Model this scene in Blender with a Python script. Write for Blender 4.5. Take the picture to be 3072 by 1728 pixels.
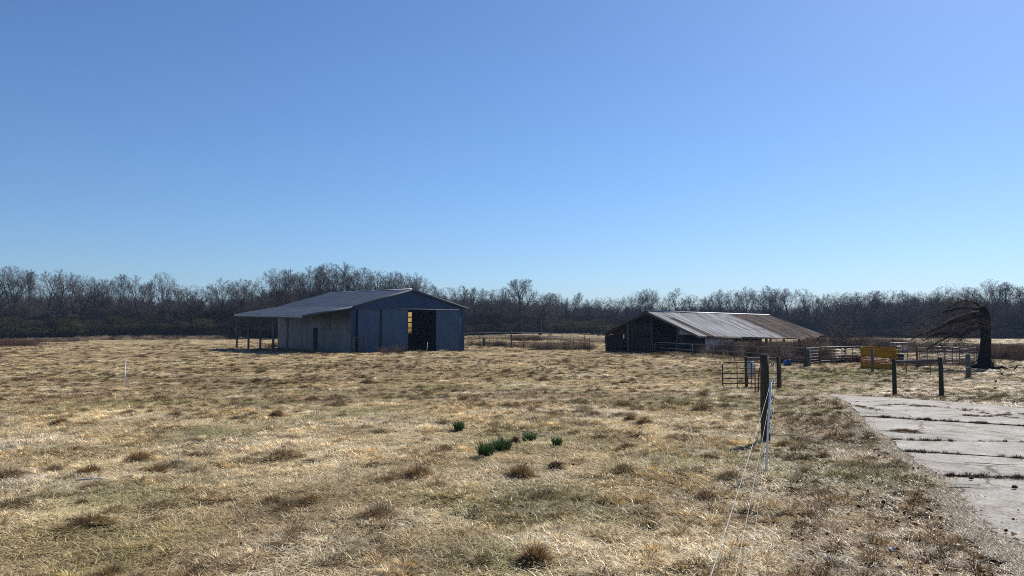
import bpy, math, random
import numpy as np
from mathutils import Vector, Matrix

# ---------------------------------------------------------------- clean start
for _o in list(bpy.data.objects):
    bpy.data.objects.remove(_o, do_unlink=True)
SC = bpy.context.scene
COL = SC.collection
rad = math.radians
random.seed(7)
RNG = np.random.default_rng(7)

# ---------------------------------------------------------------- camera
EYE = 2.9                      # eye height over the far plain (1.65 over the lawn it stands on)
F, CX, CY = 2307.0, 1536.0, 864.0
PITCH = math.atan(121.0 / F)
cam_data = bpy.data.cameras.new("camera")
cam_data.sensor_width = 36.0
cam_data.lens = 36.0 * F / 3072.0
cam_data.clip_start = 0.05
cam_data.clip_end = 9000.0
cam = bpy.data.objects.new("camera", cam_data)
COL.objects.link(cam)
cam.location = (0, 0, EYE)
cam.rotation_euler = (math.pi / 2 + PITCH, 0, 0)
SC.camera = cam

# ---------------------------------------------------------------- sky and sun
SUN_AZ, SUN_EL = 39.0, 40.5    # degrees to the right of the view axis, above the horizon
world = bpy.data.worlds.new("World")
SC.world = world
world.use_nodes = True
wn = world.node_tree.nodes
wl = world.node_tree.links
sky = wn.new("ShaderNodeTexSky")
sky.sky_type = 'NISHITA'
sky.sun_disc = False
sky.sun_elevation = rad(SUN_EL)
sky.sun_rotation = rad(SUN_AZ)
sky.altitude = 50
sky.air_density = 1.0
sky.dust_density = 0.35
sky.ozone_density = 10.0
wl.new(sky.outputs[0], wn["Background"].inputs[0])
wn["Background"].inputs[1].default_value = 0.081

sun_data = bpy.data.lights.new("sun", 'SUN')
sun_data.energy = 5.0
sun_data.angle = rad(0.53)
sun_data.color = (1.0, 0.95, 0.87)
sun = bpy.data.objects.new("sun", sun_data)
COL.objects.link(sun)
sd = Vector((math.sin(rad(SUN_AZ)) * math.cos(rad(SUN_EL)), math.cos(rad(SUN_AZ)) * math.cos(rad(SUN_EL)), math.sin(rad(SUN_EL))))
sun.rotation_euler = sd.to_track_quat('Z', 'Y').to_euler()

SC.view_settings.view_transform = 'Standard'
SC.view_settings.look = 'None'
SC.view_settings.exposure = 0.52
SC.view_settings.gamma = 1.0
SC.view_settings.use_curve_mapping = False
SC.cycles.max_bounces = 6
SC.cycles.diffuse_bounces = 3
SC.cycles.glossy_bounces = 3
SC.cycles.transmission_bounces = 3
SC.cycles.volume_bounces = 0
SC.cycles.transparent_max_bounces = 4
SC.cycles.caustics_reflective = False
SC.cycles.caustics_refractive = False
SC.cycles.use_denoising = False
SC.cycles.use_adaptive_sampling = False
SC.cycles.pixel_filter_type = 'BLACKMAN_HARRIS'
SC.cycles.filter_width = 1.0

# ---------------------------------------------------------------- noise
def _hash(ix, iy, seed):
    h = (ix.astype(np.int64) * 374761393 + iy.astype(np.int64) * 668265263 + seed * 974634777) & 0xFFFFFFFF
    h = ((h ^ (h >> 13)) * 1274126177) & 0xFFFFFFFF
    return ((h ^ (h >> 16)) & 0xFFFF) / 65535.0

def vnoise(x, y, seed=0):
    x = np.asarray(x, float); y = np.asarray(y, float)
    ix = np.floor(x); iy = np.floor(y)
    fx = x - ix; fy = y - iy
    fx = fx * fx * (3 - 2 * fx); fy = fy * fy * (3 - 2 * fy)
    a = _hash(ix, iy, seed); b = _hash(ix + 1, iy, seed)
    c = _hash(ix, iy + 1, seed); d = _hash(ix + 1, iy + 1, seed)
    return (a * (1 - fx) + b * fx) * (1 - fy) + (c * (1 - fx) + d * fx) * fy

def fbm(x, y, seed=0, octaves=3):
    s = 0.0; a = 0.5
    for k in range(octaves):
        s = s + a * (vnoise(np.asarray(x) * 2 ** k, np.asarray(y) * 2 ** k, seed + 17 * k) - 0.5) * 2
        a *= 0.5
    return s

def smooth(t):
    t = np.clip(t, 0, 1)
    return t * t * (3 - 2 * t)

# ---------------------------------------------------------------- terrain
def h_macro(x, y):
    x = np.asarray(x, float); y = np.asarray(y, float)
    az = x / np.maximum(y, 1.0)
    h = 1.25 * (1 - smooth((y - 12) / 28.0))
    mid = np.exp(-((az - 0.03) / 0.115) ** 2)
    h = h + mid * (0.75 * smooth((y - 112) / 60) + 0.6 * smooth((y - 170) / 120))
    h = h - 0.6 * smooth((y - 120) / 170) * smooth((az - 0.2) / 0.15)
    h = h + 0.25 * smooth((y - 110) / 80) * smooth((-0.12 - az) / 0.1)
    h = h - 0.24 * np.exp(-(((x + 5.5) / 5.0) ** 2 + ((y - 101) / 5.0) ** 2))
    h = h + 0.12 * fbm(x / 40.0, y / 40.0, 3, 2) * smooth((y - 30) / 40) * (1 - smooth((y - 400) / 200))
    return h

SLAB_POLY = None
def in_slab(x, y):
    x = np.asarray(x, float); y = np.asarray(y, float)
    inside = np.zeros(np.broadcast(x, y).shape, bool)
    if SLAB_POLY is None:
        return inside
    n = len(SLAB_POLY)
    for i in range(n):
        x0, y0 = SLAB_POLY[i]; x1, y1 = SLAB_POLY[(i + 1) % n]
        if y0 == y1:
            continue
        c = ((y0 > y) != (y1 > y)) & (x < (x1 - x0) * (y - y0) / (y1 - y0) + x0)
        inside ^= c
    return inside

def h_micro(x, y):
    near = 1 - smooth((np.asarray(y, float) - 30) / 60)
    m = near * (0.075 * fbm(np.asarray(x) / 1.3, np.asarray(y) / 1.3, 11, 2) + 0.032 * fbm(np.asarray(x) / 0.35, np.asarray(y) / 0.35, 23, 2))
    m = m + (1 - near) * 0.06 * fbm(np.asarray(x) / 4.0, np.asarray(y) / 4.0, 31, 2)
    return m

def hgt(x, y):
    return h_macro(x, y) + h_micro(x, y) * np.where(in_slab(x, y), 0.0, 1.0)

def hz(x, y):
    return float(hgt(np.array([x]), np.array([y]))[0])

def ray(px, py):
    c = (px - CX) / F; v = (CY - py) / F
    return np.array([c, math.cos(PITCH) - v * math.sin(PITCH), math.sin(PITCH) + v * math.cos(PITCH)])

def at(px, py, depth):
    d = ray(px, py)
    k = depth / d[1]
    return np.array([d[0] * k, depth, EYE + d[2] * k])

_TS = np.concatenate([np.linspace(1.5, 60, 2400), np.linspace(60, 700, 5000)[1:]])
def G(px, py, macro=True):
    """where the sight line through that point meets the terrain"""
    d = ray(px, py)
    k = _TS / d[1]
    X = d[0] * k; Z = EYE + d[2] * k
    g = h_macro(X, _TS) if macro else hgt(X, _TS)
    below = np.nonzero(Z <= g)[0]
    i = below[0] if len(below) else len(_TS) - 1
    return np.array([X[i], _TS[i], g[i]])

def on_line(px, p0, u):
    """distance along the plan line p0 + s*u that is seen at column px"""
    a = (px - CX) / F
    return (a * p0[1] - p0[0]) / (u[0] - a * u[1])

def height_at(py, depth):
    d = ray(CX, py)
    return EYE + d[2] / d[1] * depth

# ---------------------------------------------------------------- slab outline (plan)
EDGE_PX = [(2482, 1187), (2513, 1198), (2541, 1208), (2562, 1232), (2588, 1254), (2610, 1285), (2640, 1308), (2674, 1327), (2692, 1345), (2714, 1362),
           (2752, 1395), (2792, 1417), (2823, 1436), (2850, 1475), (2878, 1513), (2949, 1583), (3027, 1646), (3072, 1689), (3180, 1790), (3330, 1930)]
EDGE = [G(*p)[:2] for p in EDGE_PX]
FAR_END = G(3072, 1229)[:2]
FAR_END = EDGE[0] + (FAR_END - EDGE[0]) * 1.9
SLAB_POLY = [tuple(p) for p in EDGE] + [(14.0, EDGE[-1][1] - 0.4), (26.0, 6.0), tuple(FAR_END)]

# ---------------------------------------------------------------- materials
def new_mat(name):
    m = bpy.data.materials.new(name)
    m.use_nodes = True
    return m, m.node_tree.nodes, m.node_tree.links

def mat(name, c1, c2=None, scale=3.0, rough=0.8, metal=0.0, bump=0.0, stretch=(1, 1, 1), detail=5.0, lo=0.35, hi=0.65, c3=None, spec=0.3):
    m, n, l = new_mat(name)
    b = n["Principled BSDF"]
    b.inputs["Roughness"].default_value = rough
    b.inputs["Metallic"].default_value = metal
    b.inputs["Specular IOR Level"].default_value = spec
    if c2 is None:
        b.inputs["Base Color"].default_value = (*c1, 1)
        return m
    tc = n.new("ShaderNodeTexCoord")
    mp = n.new("ShaderNodeMapping")
    mp.inputs["Scale"].default_value = stretch
    nz = n.new("ShaderNodeTexNoise")
    nz.inputs["Scale"].default_value = scale
    nz.inputs["Detail"].default_value = detail
    nz.inputs["Roughness"].default_value = 0.65
    cr = n.new("ShaderNodeValToRGB")
    cr.color_ramp.elements[0].position = lo
    cr.color_ramp.elements[0].color = (*c1, 1)
    cr.color_ramp.elements[1].position = hi
    cr.color_ramp.elements[1].color = (*c2, 1)
    if c3 is not None:
        e = cr.color_ramp.elements.new(min(0.99, hi + 0.12))
        e.color = (*c3, 1)
    l.new(tc.outputs["Object"], mp.inputs[0])
    l.new(mp.outputs[0], nz.inputs["Vector"])
    l.new(nz.outputs["Fac"], cr.inputs[0])
    l.new(cr.outputs[0], b.inputs["Base Color"])
    if bump:
        bp = n.new("ShaderNodeBump")
        bp.inputs["Strength"].default_value = bump
        bp.inputs["Distance"].default_value = 0.03
        l.new(nz.outputs["Fac"], bp.inputs["Height"])
        l.new(bp.outputs[0], b.inputs["Normal"])
    return m

M = {}
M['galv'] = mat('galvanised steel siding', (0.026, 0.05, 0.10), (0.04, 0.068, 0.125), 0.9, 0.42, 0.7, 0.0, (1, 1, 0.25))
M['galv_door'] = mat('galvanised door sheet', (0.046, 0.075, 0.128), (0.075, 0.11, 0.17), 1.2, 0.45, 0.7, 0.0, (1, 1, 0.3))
M['galv_side_lit'] = mat('siding with field bounce in colour', (0.07, 0.085, 0.11), (0.125, 0.14, 0.165), 0.8, 0.38, 0.75, 0.0, (1, 1, 0.25))  # paler copy of the siding; light bounced off the field is in its colour
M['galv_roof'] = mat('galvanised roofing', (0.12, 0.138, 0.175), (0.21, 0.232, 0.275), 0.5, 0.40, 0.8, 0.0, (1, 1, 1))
M['trim'] = mat('weathered metal trim', (0.05, 0.062, 0.085), (0.075, 0.09, 0.115), 2.0, 0.7, 0.2)
M['fascia'] = mat('pale eave trim', (0.30, 0.32, 0.35), (0.42, 0.43, 0.45), 2.0, 0.6, 0.2)
M['timber'] = mat('weathered timber', (0.075, 0.062, 0.05), (0.15, 0.13, 0.11), 4.0, 0.9, 0, 0.5, (6, 6, 0.6))
M['post_dark'] = mat('creosoted post', (0.030, 0.026, 0.018), (0.085, 0.075, 0.050), 5.0, 0.9, 0, 0.6, (7, 7, 0.7))
M['post_grey'] = mat('grey weathered post', (0.075, 0.07, 0.064), (0.16, 0.148, 0.135), 5.0, 0.9, 0, 0.6, (7, 7, 0.7))
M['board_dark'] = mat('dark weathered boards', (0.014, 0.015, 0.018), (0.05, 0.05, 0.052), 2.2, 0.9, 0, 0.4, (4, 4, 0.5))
M['board_white'] = mat('peeling whitewashed boards', (0.11, 0.11, 0.115), (0.50, 0.50, 0.49), 1.6, 0.9, 0, 0.4, (5, 5, 0.7), 6.0, 0.36, 0.58)
M['rust'] = mat('rusty steel', (0.10, 0.04, 0.022), (0.22, 0.09, 0.045), 6.0, 0.85)
M['rust_panel'] = mat('rust stained sheet', (0.075, 0.075, 0.08), (0.12, 0.115, 0.11), 2.0, 0.45, 0.6, 0, (1, 1, 0.3))
M['pipe'] = mat('grey painted pipe', (0.055, 0.054, 0.056), (0.13, 0.13, 0.13), 3.0, 0.5, 0.4)
M['pipe_far'] = mat('pale weathered pipe', (0.22, 0.21, 0.2), (0.34, 0.33, 0.32), 2.0, 0.7)
M['pipe_bright'] = mat('galvanised pipe', (0.075, 0.076, 0.08), (0.16, 0.16, 0.165), 3.0, 0.4, 0.6)
M['pipe_dark'] = mat('dark rusted pipe', (0.055, 0.045, 0.04), (0.12, 0.09, 0.075), 4.0, 0.7, 0.2)
M['gate'] = mat('dark gate paint', (0.016, 0.012, 0.011), (0.05, 0.032, 0.026), 3.0, 0.6, 0.2)
M['yellow'] = mat('scuffed yellow paint', (0.42, 0.20, 0.015), (0.58, 0.30, 0.03), 1.4, 0.55, 0, 0, (1, 1, 0.5))
M['red_rail'] = mat('worn red paint', (0.28, 0.06, 0.025), (0.42, 0.12, 0.05), 3.0, 0.5)
M['white_pvc'] = mat('white plastic', (0.66, 0.67, 0.68), (0.78, 0.78, 0.78), 6.0, 0.45)
M['rope'] = mat('white fence rope', (0.27, 0.27, 0.265), (0.46, 0.46, 0.445), 60.0, 0.8)
M['black_plastic'] = mat('black insulator plastic', (0.012, 0.012, 0.012), (0.03, 0.03, 0.03), 8.0, 0.5)
M['wire'] = mat('dull wire', (0.14, 0.12, 0.10), (0.22, 0.2, 0.18), 10.0, 0.6, 0.5)
M['sheet_grey'] = mat('pale grey sheet', (0.40, 0.41, 0.44), (0.50, 0.51, 0.54), 3.0, 0.6)
M['blue'] = mat('blue plastic', (0.02, 0.07, 0.22), (0.035, 0.10, 0.30), 3.0, 0.45)
M['navy'] = mat('dark blue plastic', (0.012, 0.02, 0.06), (0.02, 0.035, 0.09), 3.0, 0.45)
M['bark'] = mat('bark', (0.022, 0.019, 0.017), (0.06, 0.052, 0.046), 0.6, 0.95, 0, 0, (1, 1, 0.4))
M['twig'] = mat('winter twigs', (0.055, 0.047, 0.044), (0.135, 0.115, 0.105), 0.25, 0.9)  # paler than bark: sunlit glints are put into the twig colour
M['bark_black'] = mat('blackened bark', (0.005, 0.0045, 0.0045), (0.02, 0.017, 0.015), 5.0, 0.95, 0, 0.8, (5, 5, 0.8))
M['twig_dark'] = mat('dead brown twigs', (0.045, 0.032, 0.026), (0.12, 0.085, 0.068), 0.8, 0.9)
M['lattice'] = mat('tower steel', (0.14, 0.15, 0.17), (0.2, 0.21, 0.23), 1.0, 0.6, 0.3)
M['concrete'] = mat('weathered concrete', (0.27, 0.262, 0.25), (0.44, 0.43, 0.415), 3.2, 0.9, 0, 0.6, (1, 1, 1), 12.0, 0.3, 0.7)
def concrete():
    m, n, l = new_mat('weathered concrete')
    b = n["Principled BSDF"]; b.inputs["Roughness"].default_value = 0.92; b.inputs["Specular IOR Level"].default_value = 0.2
    tc = n.new("ShaderNodeTexCoord")
    def nz(scale, detail, rough, stops):
        z = n.new("ShaderNodeTexNoise"); z.inputs["Scale"].default_value = scale; z.inputs["Detail"].default_value = detail; z.inputs["Roughness"].default_value = rough
        l.new(tc.outputs["Object"], z.inputs["Vector"])
        r = n.new("ShaderNodeValToRGB")
        r.color_ramp.elements[0].position, r.color_ramp.elements[0].color = stops[0][0], (*stops[0][1], 1)
        r.color_ramp.elements[1].position, r.color_ramp.elements[1].color = stops[1][0], (*stops[1][1], 1)
        l.new(z.outputs["Fac"], r.inputs[0]); return z, r
    _, a = nz(0.8, 8, 0.7, ((0.32, (0.25, 0.234, 0.205)), (0.62, (0.44, 0.415, 0.37))))
    zf, f = nz(34.0, 6, 0.8, ((0.36, (0.45, 0.44, 0.43)), (0.58, (1.12, 1.12, 1.12))))
    _, k = nz(2.6, 12, 0.75, ((0.34, (0.50, 0.46, 0.41)), (0.52, (1.0, 1.0, 1.0))))
    m1 = n.new("ShaderNodeMixRGB"); m1.blend_type = 'MULTIPLY'; m1.inputs[0].default_value = 1
    m2 = n.new("ShaderNodeMixRGB"); m2.blend_type = 'MULTIPLY'; m2.inputs[0].default_value = 1
    l.new(a.outputs[0], m1.inputs[1]); l.new(f.outputs[0], m1.inputs[2]); l.new(m1.outputs[0], m2.inputs[1]); l.new(k.outputs[0], m2.inputs[2])
    l.new(m2.outputs[0], b.inputs["Base Color"])
    # branching cracks filled with dirt
    dz = n.new("ShaderNodeTexNoise"); dz.inputs["Scale"].default_value = 1.6; dz.inputs["Detail"].default_value = 6
    l.new(tc.outputs["Object"], dz.inputs["Vector"])
    mx = n.new("ShaderNodeMixRGB"); mx.blend_type = 'ADD'; mx.inputs[0].default_value = 0.55
    l.new(tc.outputs["Object"], mx.inputs[1]); l.new(dz.outputs["Color"], mx.inputs[2])
    vo = n.new("ShaderNodeTexVoronoi"); vo.feature = 'DISTANCE_TO_EDGE'; vo.inputs["Scale"].default_value = 0.42
    l.new(mx.outputs[0], vo.inputs["Vector"])
    vr = n.new("ShaderNodeValToRGB"); vr.color_ramp.elements[0].position = 0.004; vr.color_ramp.elements[0].color = (0.28, 0.24, 0.2, 1); vr.color_ramp.elements[1].position = 0.012
    l.new(vo.outputs["Distance"], vr.inputs[0])
    m3 = n.new("ShaderNodeMixRGB"); m3.blend_type = 'MULTIPLY'; m3.inputs[0].default_value = 0.85
    l.new(m2.outputs[0], m3.inputs[1]); l.new(vr.outputs[0], m3.inputs[2]); l.new(m3.outputs[0], b.inputs["Base Color"])
    bp = n.new("ShaderNodeBump"); bp.inputs["Strength"].default_value = 0.5; bp.inputs["Distance"].default_value = 0.006
    l.new(zf.outputs["Fac"], bp.inputs["Height"]); l.new(bp.outputs[0], b.inputs["Normal"])
    return m
M['concrete'] = concrete()
M['dung'] = mat('dark dry clod', (0.018, 0.013, 0.011), (0.06, 0.045, 0.038), 14.0, 0.95, 0, 1.0)

def roof_metal(name, base1, base2, rust1, rust2, thr, rough, u, v, spec=0.12):
    """weathered sheets: streaks and whole sheets of rust running down the slope"""
    m, n, l = new_mat(name)
    b = n["Principled BSDF"]
    b.inputs["Roughness"].default_value = rough
    b.inputs["Metallic"].default_value = 0.0
    b.inputs["Specular IOR Level"].default_value = spec
    tc = n.new("ShaderNodeTexCoord")
    mp = n.new("ShaderNodeMapping")
    ang = math.atan2(u[1], u[0])
    mp.inputs["Rotation"].default_value = (0, 0, -ang)
    l.new(tc.outputs["Object"], mp.inputs[0])
    sc = n.new("ShaderNodeMapping"); sc.inputs["Scale"].default_value = (1.2, 0.10, 0.10)
    l.new(mp.outputs[0], sc.inputs[0])
    nz = n.new("ShaderNodeTexNoise"); nz.inputs["Scale"].default_value = 1.0; nz.inputs["Detail"].default_value = 7; nz.inputs["Roughness"].default_value = 0.7
    l.new(sc.outputs[0], nz.inputs["Vector"])
    s2 = n.new("ShaderNodeMapping"); s2.inputs["Scale"].default_value = (2.6, 0.16, 0.16)
    l.new(mp.outputs[0], s2.inputs[0])
    n2 = n.new("ShaderNodeTexNoise"); n2.inputs["Scale"].default_value = 1.0; n2.inputs["Detail"].default_value = 5
    l.new(s2.outputs[0], n2.inputs["Vector"])
    r1 = n.new("ShaderNodeValToRGB")
    r1.color_ramp.elements[0].position = thr; r1.color_ramp.elements[1].position = thr + 0.1
    l.new(nz.outputs["Fac"], r1.inputs[0])
    mA = n.new("ShaderNodeMixRGB"); mA.inputs[1].default_value = (*base1, 1); mA.inputs[2].default_value = (*base2, 1)
    r2 = n.new("ShaderNodeValToRGB"); r2.color_ramp.elements[0].position = 0.42; r2.color_ramp.elements[1].position = 0.57
    l.new(n2.outputs["Fac"], r2.inputs[0])
    l.new(r2.outputs[0], mA.inputs[0])
    mB = n.new("ShaderNodeMixRGB"); mB.inputs[1].default_value = (*rust1, 1); mB.inputs[2].default_value = (*rust2, 1)
    l.new(r2.outputs[0], mB.inputs[0])
    mC = n.new("ShaderNodeMixRGB")
    l.new(r1.outputs[0], mC.inputs[0]); l.new(mA.outputs[0], mC.inputs[1]); l.new(mB.outputs[0], mC.inputs[2])
    l.new(mC.outputs[0], b.inputs["Base Color"])
    return m

def translucent(name, c1, c2, scale, trans=0.45):
    m, n, l = new_mat(name)
    n.remove(n["Principled BSDF"])
    out = n["Material Output"]
    tc = n.new("ShaderNodeTexCoord")
    nz = n.new("ShaderNodeTexNoise"); nz.inputs["Scale"].default_value = scale; nz.inputs["Detail"].default_value = 3
    l.new(tc.outputs["Object"], nz.inputs["Vector"])
    mx = n.new("ShaderNodeMixRGB"); mx.inputs[1].default_value = (*c1, 1); mx.inputs[2].default_value = (*c2, 1)
    l.new(nz.outputs["Fac"], mx.inputs[0])
    d = n.new("ShaderNodeBsdfDiffuse"); t = n.new("ShaderNodeBsdfTranslucent")
    s = n.new("ShaderNodeMixShader"); s.inputs[0].default_value = trans
    l.new(mx.outputs[0], d.inputs[0]); l.new(mx.outputs[0], t.inputs[0])
    l.new(d.outputs[0], s.inputs[1]); l.new(t.outputs[0], s.inputs[2]); l.new(s.outputs[0], out.inputs[0])
    return m

M['yellow'] = translucent('scuffed orange plastic', (0.36, 0.17, 0.02), (0.52, 0.27, 0.045), 1.6, 0.14)
M['skylight'] = translucent('yellowed fibreglass', (0.62, 0.50, 0.26), (0.74, 0.62, 0.36), 1.5, 0.8)

def plant_mat(name, base, trans=0.4, gloss=0.06, instanced=True):
    """blade colour (vertex attribute) times the tint its instance carries"""
    m, n, l = new_mat(name)
    n.remove(n["Principled BSDF"])
    out = n["Material Output"]
    a = n.new("ShaderNodeAttribute"); a.attribute_name = "Col"; a.attribute_type = 'GEOMETRY'
    mul = n.new("ShaderNodeMixRGB"); mul.blend_type = 'MULTIPLY'; mul.inputs[0].default_value = 1.0
    l.new(a.outputs["Color"], mul.inputs[1])
    if instanced:
        t = n.new("ShaderNodeAttribute"); t.attribute_name = "tint"; t.attribute_type = 'INSTANCER'
        l.new(t.outputs["Color"], mul.inputs[2])
    else:
        mul.inputs[2].default_value = (*base, 1)
    d = n.new("ShaderNodeBsdfDiffuse"); tr = n.new("ShaderNodeBsdfTranslucent")
    s = n.new("ShaderNodeMixShader"); s.inputs[0].default_value = trans
    g = n.new("ShaderNodeBsdfGlossy"); g.inputs["Roughness"].default_value = 0.45; g.inputs[0].default_value = (1, 1, 1, 1)
    s2 = n.new("ShaderNodeMixShader"); s2.inputs[0].default_value = gloss
    l.new(mul.outputs[0], d.inputs[0]); l.new(mul.outputs[0], tr.inputs[0])
    l.new(d.outputs[0], s.inputs[1]); l.new(tr.outputs[0], s.inputs[2])
    l.new(s.outputs[0], s2.inputs[1]); l.new(g.outputs[0], s2.inputs[2])
    l.new(s2.outputs[0], out.inputs[0])
    return m

M['grass'] = plant_mat('winter grass blades', (1, 1, 1), 0.33, 0.05)
M['tuft'] = plant_mat('tussock grass blades', (1, 1, 1), 0.15, 0.02)
M['wood_inst'] = plant_mat('woodland twigs', (1, 1, 1), 0.0, 0.0)
M['leaf_inst'] = plant_mat('leaf litter', (1, 1, 1), 0.15, 0.0)
M['green_blades'] = plant_mat('daffodil leaves', (0.032, 0.085, 0.022), 0.25, 0.06, False)
M['tussock'] = plant_mat('brown tussock blades', (0.35, 0.262, 0.15), 0.16, 0.02, False)
M['olive'] = plant_mat('olive evergreen leaves', (0.06, 0.058, 0.03), 0.12, 0.0, False)
M['cedar'] = plant_mat('dark cedar foliage', (0.018, 0.026, 0.014), 0.1, 0.02, False)
M['brush'] = plant_mat('bare brush stems', (0.12, 0.085, 0.068), 0.0, 0.0, False)
M['weed'] = plant_mat('dry weed stems', (0.25, 0.175, 0.115), 0.2, 0.0, False)

# ---------------------------------------------------------------- mesh building
class MB:
    def __init__(self):
        self.v, self.q, self.t, self.n, self.c = [], [], [], 0, []
    def add(self, verts, quads=None, tris=None, col=None):
        verts = np.asarray(verts, float).reshape(-1, 3)
        self.v.append(verts)
        if quads is not None and len(quads):
            self.q.append(np.asarray(quads, int) + self.n)
        if tris is not None and len(tris):
            self.t.append(np.asarray(tris, int) + self.n)
        if col is not None:
            self.c.append(np.asarray(col, float))
        self.n += len(verts)
    def tube(self, pts, radii, sides=6, cap=True):
        pts = np.asarray(pts, float)
        m = len(pts)
        radii = np.broadcast_to(np.asarray(radii, float), (m,))
        tg = np.gradient(pts, axis=0) if m > 2 else np.repeat((pts[-1] - pts[0])[None], m, 0)
        tg = tg / (np.linalg.norm(tg, axis=1, keepdims=True) + 1e-12)
        ref = np.array([0, 0, 1.0]) if abs(tg[0][2]) < 0.9 else np.array([1.0, 0, 0])
        a = np.cross(tg, ref); a /= np.linalg.norm(a, axis=1, keepdims=True) + 1e-12
        b = np.cross(tg, a)
        th = np.arange(sides) * 2 * math.pi / sides + 0.4
        ring = pts[:, None, :] + radii[:, None, None] * (np.cos(th)[None, :, None] * a[:, None, :] + np.sin(th)[None, :, None] * b[:, None, :])
        i = np.arange(m - 1)[:, None] * sides
        j = np.arange(sides)[None, :]
        jn = (j + 1) % sides
        q = np.stack([i + j, i + jn, i + sides + jn, i + sides + j], -1).reshape(-1, 4)
        self.add(ring.reshape(-1, 3), q)
        if cap:
            base = self.n - m * sides
            for off, flip in ((0, True), ((m - 1) * sides, False)):
                c = pts[0] if flip else pts[-1]
                self.add([c])
                ci = self.n - 1
                tr = [[base + off + (k + 1) % sides, base + off + k, ci] if flip else [base + off + k, base + off + (k + 1) % sides, ci] for k in range(sides)]
                self.t.append(np.array(tr))
    def beam(self, p0, p1, w, h, up=(0, 0, 1)):
        """square-edged bar from p0 to p1, w across, h along 'up'"""
        p0 = np.asarray(p0, float); p1 = np.asarray(p1, float)
        d = p1 - p0; d /= np.linalg.norm(d)
        up = np.asarray(up, float)
        if abs(np.dot(up, d)) > 0.95:
            up = np.array([1.0, 0, 0])
        a = np.cross(d, up); a /= np.linalg.norm(a)
        b = np.cross(a, d)
        vs = []
        for p in (p0, p1):
            for sa, sb in ((-1, -1), (1, -1), (1, 1), (-1, 1)):
                vs.append(p + a * sa * w / 2 + b * sb * h / 2)
        self.add(vs, [[0, 1, 2, 3], [7, 6, 5, 4], [0, 4, 5, 1], [1, 5, 6, 2], [2, 6, 7, 3], [3, 7, 4, 0]])
    def slab(self, corners, n, th):
        """flat panel of a polygon's corners, th thick along n"""
        c = np.asarray(corners, float); n = np.asarray(n, float)
        k = len(c)
        self.add(np.concatenate([c, c + n * th]))
        b = self.n - 2 * k
        for i in range(1, k - 1):
            self.t.append(np.array([[b, b + i, b + i + 1], [b + k, b + k + i + 1, b + k + i]]))
        for i in range(k):
            j = (i + 1) % k
            self.q.append(np.array([[b + i, b + k + i, b + k + j, b + j]]))
    def build(self, name, material=None, parent=None, origin=(0, 0, 0), smooth_shade=False, link=True):
        v = np.concatenate(self.v) - np.asarray(origin, float)
        me = bpy.data.meshes.new(name)
        q = np.concatenate(self.q) if self.q else np.zeros((0, 4), int)
        t = np.concatenate(self.t) if self.t else np.zeros((0, 3), int)
        me.vertices.add(len(v))
        me.vertices.foreach_set("co", v.astype(np.float32).ravel())
        loops = np.concatenate([q.ravel(), t.ravel()])
        me.loops.add(len(loops))
        me.loops.foreach_set("vertex_index", loops.astype(np.int32))
        me.polygons.add(len(q) + len(t))
        starts = np.concatenate([np.arange(len(q)) * 4, len(q) * 4 + np.arange(len(t)) * 3]).astype(np.int32)
        me.polygons.foreach_set("loop_start", starts)
        if smooth_shade:
            me.polygons.foreach_set("use_smooth", np.ones(len(q) + len(t), bool))
        if self.c:
            at_ = me.color_attributes.new("Col", 'FLOAT_COLOR', 'POINT')
            c = np.concatenate(self.c)
            c4 = np.ones((len(v), 4), np.float32); c4[:, :3] = c
            at_.data.foreach_set("color", c4.ravel())
        me.update(calc_edges=True)
        if material is not None:
            me.materials.append(material)
        o = bpy.data.objects.new(name, me)
        if link:
            COL.objects.link(o)
        if parent is not None:
            o.parent = parent
        return o

def tag(o, label, cat, group=None):
    o['label'] = label
    o['category'] = cat
    if group:
        o['group'] = group
    return o

def thing(name, label, cat, loc, group=None):
    o = bpy.data.objects.new(name, None)
    o.empty_display_size = 0.2
    o.location = tuple(float(c) for c in loc)
    COL.objects.link(o)
    return tag(o, label, cat, group)

def copy_tree(root, loc, label, group=None, rotz=0.0, scale=1.0):
    r = root.copy()
    COL.objects.link(r)
    r.location = tuple(float(c) for c in loc); r.rotation_euler = (0, 0, rotz)
    r.scale = (scale, scale, scale) if np.isscalar(scale) else scale
    r['label'] = label
    if group:
        r['group'] = group
    for ch in root.children:
        c = ch.copy(); COL.objects.link(c); c.parent = r
        for g in ch.children:
            d = g.copy(); COL.objects.link(d); d.parent = c
    return r

def ribbed(mb, pA, pB, us, n, depth, period, ribw):
    """corrugated sheet between two edge curves pA(u), pB(u), ribs running from A to B"""
    u0, u1 = us
    cuts = []
    k = u0
    while k < u1 - 1e-6:
        for du, hgt_ in ((0, 0), (period - ribw, 0), (period - ribw * 0.72, 1), (period - ribw * 0.28, 1)):
            if k + du < u1:
                cuts.append((k + du, hgt_))
        k += period
    cuts.append((u1, 0))
    n = np.asarray(n, float)
    A = np.array([np.asarray(pA(c)) + n * depth * h for c, h in cuts])
    B = np.array([np.asarray(pB(c)) + n * depth * h for c, h in cuts])
    m = len(cuts)
    q = np.array([[i, i + 1, m + i + 1, m + i] for i in range(m - 1)])
    mb.add(np.concatenate([A, B]), q)

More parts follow.
